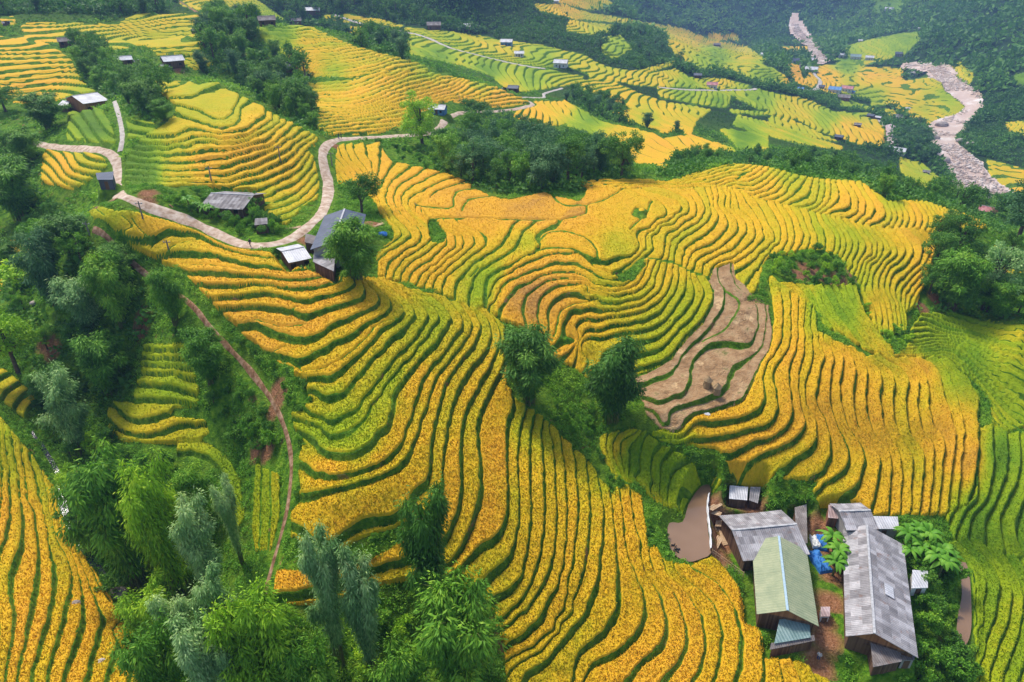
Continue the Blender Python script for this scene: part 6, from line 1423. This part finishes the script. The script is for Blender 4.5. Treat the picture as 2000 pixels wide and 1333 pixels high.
# river rubble: countless stones as one mass
rs = (rmf > 0.25) & (vnoise(X, Y, 26, 3, 51) > -0.12); P = spots(rs, 7500); n = len(P)
ico = [tuple(v.co) for v in (lambda b_: (bmesh.ops.create_icosphere(b_, subdivisions=1, radius=1.0), b_.verts)[1])(bmesh.new())]
bm = bmesh.new(); bmesh.ops.create_icosphere(bm, subdivisions=1, radius=1.0); iv = np.array([v.co[:] for v in bm.verts]); it = np.array([[v.index for v in f_.verts] for f_ in bm.faces], np.int32); bm.free()
sz = np.exp(rng.normal(-0.5, 0.5, n)) * 1.0; jit = rng.uniform(0.7, 1.25, (n, len(iv), 1)); V = iv[None] * jit * sz[:, None, None] * [1, 0.9, 0.6] + P[:, None, :] + np.array([0, 0, 0.7])
tag(link('river_stones', mesh_np('river_stones', V.reshape(-1, 3), (it[None] + (np.arange(n) * len(iv))[:, None, None]).reshape(-1, 3).astype(np.int32), m_rubble, smooth=False)), kind='stuff')
# dark stream at lower left: a ribbon in the gully
def ribbon(name, s, w, mat, lift):
    p = smooth_line(P2(s), 10); pw = arc(np.array([hit(*q, zg) for q in p]), 0.8); d = np.gradient(pw, axis=0); nn_ = np.stack([-d[:, 1], d[:, 0]], 1); nn_ /= np.maximum(np.hypot(*nn_.T)[:, None], 1e-6)
    wv = w * 0.5 * (1 + 0.5 * vnoise(pw[:, 0], pw[:, 1], 3, 2, 61)); Pq = np.concatenate([pw + nn_ * (wv * o)[:, None] for o in (-1, 0, 1)]); N = len(pw); z = gsample(zg, Pq[:, 0], Pq[:, 1]) + lift
    z = np.tile(np.minimum.reduce([z[:N], z[N:2 * N], z[2 * N:]]) * 0.3 + z[N:2 * N] * 0.7, 3) + 0.12
    fc = np.array([[a_ * N + k, (a_ + 1) * N + k, (a_ + 1) * N + k + 1, a_ * N + k + 1] for a_ in range(2) for k in range(N - 1)])[:, ::-1]
    tag(link(name, mesh_np(name, np.column_stack([Pq, z]), fc, mat)), kind='structure')
ribbon('stream', '60 845;90 890;112 930;120 975;135 1020;150 1050;170 1080;195 1115;225 1150;255 1175;290 1195', 1.1, m_stream, 0.05)
# people: one continuous skinned body each, clothes and hair as parts
def person(px, py, pose, cloth, trous, label, rz=0.0):
    p = hit(px, py, zg); gz = ground_z(p[0], p[1]); r = empty('person', (p[0], p[1], gz + 0.1), rz, label, 'person')
    if pose == 'walk': J = dict(hipL=(.1, 0, .92), kneeL=(.11, .16, .5), ankL=(.11, .1, .08), toeL=(.11, .26, .03), hipR=(-.1, 0, .92), kneeR=(-.11, -.02, .5), ankR=(-.11, -.26, .1), toeR=(-.11, -.12, .03), elL=(.27, -.12, 1.15), haL=(.28, -.08, .88), elR=(-.27, .1, 1.15), haR=(-.28, .26, .95))
    else: J = dict(hipL=(.1, 0, .92), kneeL=(.11, .03, .5), ankL=(.11, 0, .08), toeL=(.12, .16, .03), hipR=(-.1, 0, .92), kneeR=(-.11, .03, .5), ankR=(-.11, 0, .08), toeR=(-.12, .16, .03), elL=(.27, -.04, 1.15), haL=(.29, .06, .88), elR=(-.27, -.04, 1.15), haR=(-.29, .06, .88))
    V = [(0, 0, .98), (0, 0, 1.18), (0, 0, 1.38), (0, .01, 1.50), (0, .03, 1.60), (0, .03, 1.70), (.18, 0, 1.40), (-.18, 0, 1.40)] + [J[k] for k in ('hipL', 'kneeL', 'ankL', 'toeL', 'hipR', 'kneeR', 'ankR', 'toeR', 'elL', 'haL', 'elR', 'haR')]
    Rd = [.14, .13, .14, .055, .10, .085, .06, .06, .09, .062, .042, .035, .09, .062, .042, .035, .045, .035, .045, .035]
    E = [(0, 1), (1, 2), (2, 3), (3, 4), (4, 5), (2, 6), (2, 7), (0, 8), (8, 9), (9, 10), (10, 11), (0, 12), (12, 13), (13, 14), (14, 15), (6, 16), (16, 17), (7, 18), (18, 19)]
    hands = []
    for hi, sx in ((17, 1), (19, -1)):      # palm, four fingers and a thumb
        h = np.array(V[hi])
        for q, (ox, oy, l) in enumerate(((-.02, .02, .07), (-.007, .025, .08), (.007, .02, .078), (.02, .012, .06), (.03 * -sx, .04, .05))): hands.append((h + [ox, oy, -0.02], h + [ox * 1.4, oy + .02, -0.03 - l * 0.6], h + [ox * 1.2, oy + .05, -0.03 - l]))
    me = bpy.data.meshes.new('body'); me.from_pydata(V, E, []); o = link('body', me, r); me.materials.append(m_skin)
    md = o.modifiers.new('skin', 'SKIN'); o.modifiers.new('sub', 'SUBSURF').levels = 1
    for k, sv in enumerate(me.skin_vertices[0].data): sv.radius = (Rd[k], Rd[k]); sv.use_root = (k == 0)
    bpy.context.view_layer.update(); dg = bpy.context.evaluated_depsgraph_get(); ev = bpy.data.meshes.new_from_object(o.evaluated_get(dg)); o.modifiers.clear(); o.data = ev
    ev.materials.clear(); ev.materials.append(m_skin)
    tv, tf = tube([(np.array(h_), np.array([.011, .010, .007])) for h_ in hands], 5); n0 = len(ev.vertices); bm = bmesh.new(); bm.from_mesh(ev); vs = [bm.verts.new(tuple(q)) for q in tv]; [bm.faces.new([vs[i] for i in q]) for q in tf]; bm.to_mesh(ev); bm.free()
    def grow_part(name, keep, mat, off):
        bm = bmesh.new(); bm.from_mesh(ev); bm.normal_update()
        for v in bm.verts: v.co += v.normal * off
        bmesh.ops.delete(bm, geom=[v for v in bm.verts if not keep(v.co)], context='VERTS'); m2 = bpy.data.meshes.new(name); bm.to_mesh(m2); bm.free(); m2.materials.append(mat); link(name, m2, r)
    grow_part('jacket', lambda c: 0.84 < c.z < 1.5 and not (abs(c.x) > .24 and c.z < .97), cloth, 0.018); grow_part('trousers', lambda c: .1 < c.z < 0.96 and abs(c.x) < .22, trous, 0.012); grow_part('hair', lambda c: c.z > 1.66 or (c.z > 1.6 and c.y < 0.0), m_hair, 0.014)
    return r
m_skin = flat_mat('skin', [(0.3, (0.38, 0.22, 0.15)), (0.7, (0.44, 0.27, 0.19))], 3, 0.6, 0, vec='obj'); m_hair = flat_mat('black_hair', [(0.3, (0.01, 0.01, 0.01)), (0.7, (0.02, 0.018, 0.016))], 9, 0.6, 0, vec='obj')
m_cdark = flat_mat('dark_cloth', [(0.3, (0.02, 0.022, 0.035)), (0.7, (0.045, 0.045, 0.06))], 6, 0.9, 0, vec='obj'); m_cwhite = flat_mat('white_cloth', [(0.3, (0.5, 0.52, 0.56)), (0.7, (0.7, 0.72, 0.76))], 6, 0.9, 0, vec='obj'); m_cblue = flat_mat('blue_cloth', [(0.3, (0.03, 0.07, 0.2)), (0.7, (0.06, 0.13, 0.3))], 6, 0.9, 0, vec='obj')
person(490, 484, 'walk', m_cdark, m_cdark, 'person in dark clothes walking down the dirt road below the garden', 1.2)
person(662, 273, 'walk', m_cdark, m_cblue, 'nearer of two people walking on the road above the bend', 1.7); person(667, 272, 'stand', m_cdark, m_cdark, 'second of two people on the road above the bend', 1.5)
person(1597, 1290, 'stand', m_cwhite, m_cblue, 'person in white top standing in the yard below the pale green roof', 2.4)
# person wants hips facing the road; laundry and posts in the yards
b = MB()
for k in range(9): a = k * 0.7; b.box(a - .03, a + .03, -.03, .03, 0, 1.1)
b.box(-.1, 5.7, -.02, .02, 0.95, 1.0); b.box(-.1, 5.7, -.02, .02, 0.5, 0.55); p = hit(1390, 1082, zg); o = b.build('wooden_fence', m_plank, None, (p[0], p[1], p[2] - 0.05)); o.rotation_euler = (0, 0, -0.9); tag(o, 'short pale wooden fence between pond and grey roof', 'fence')
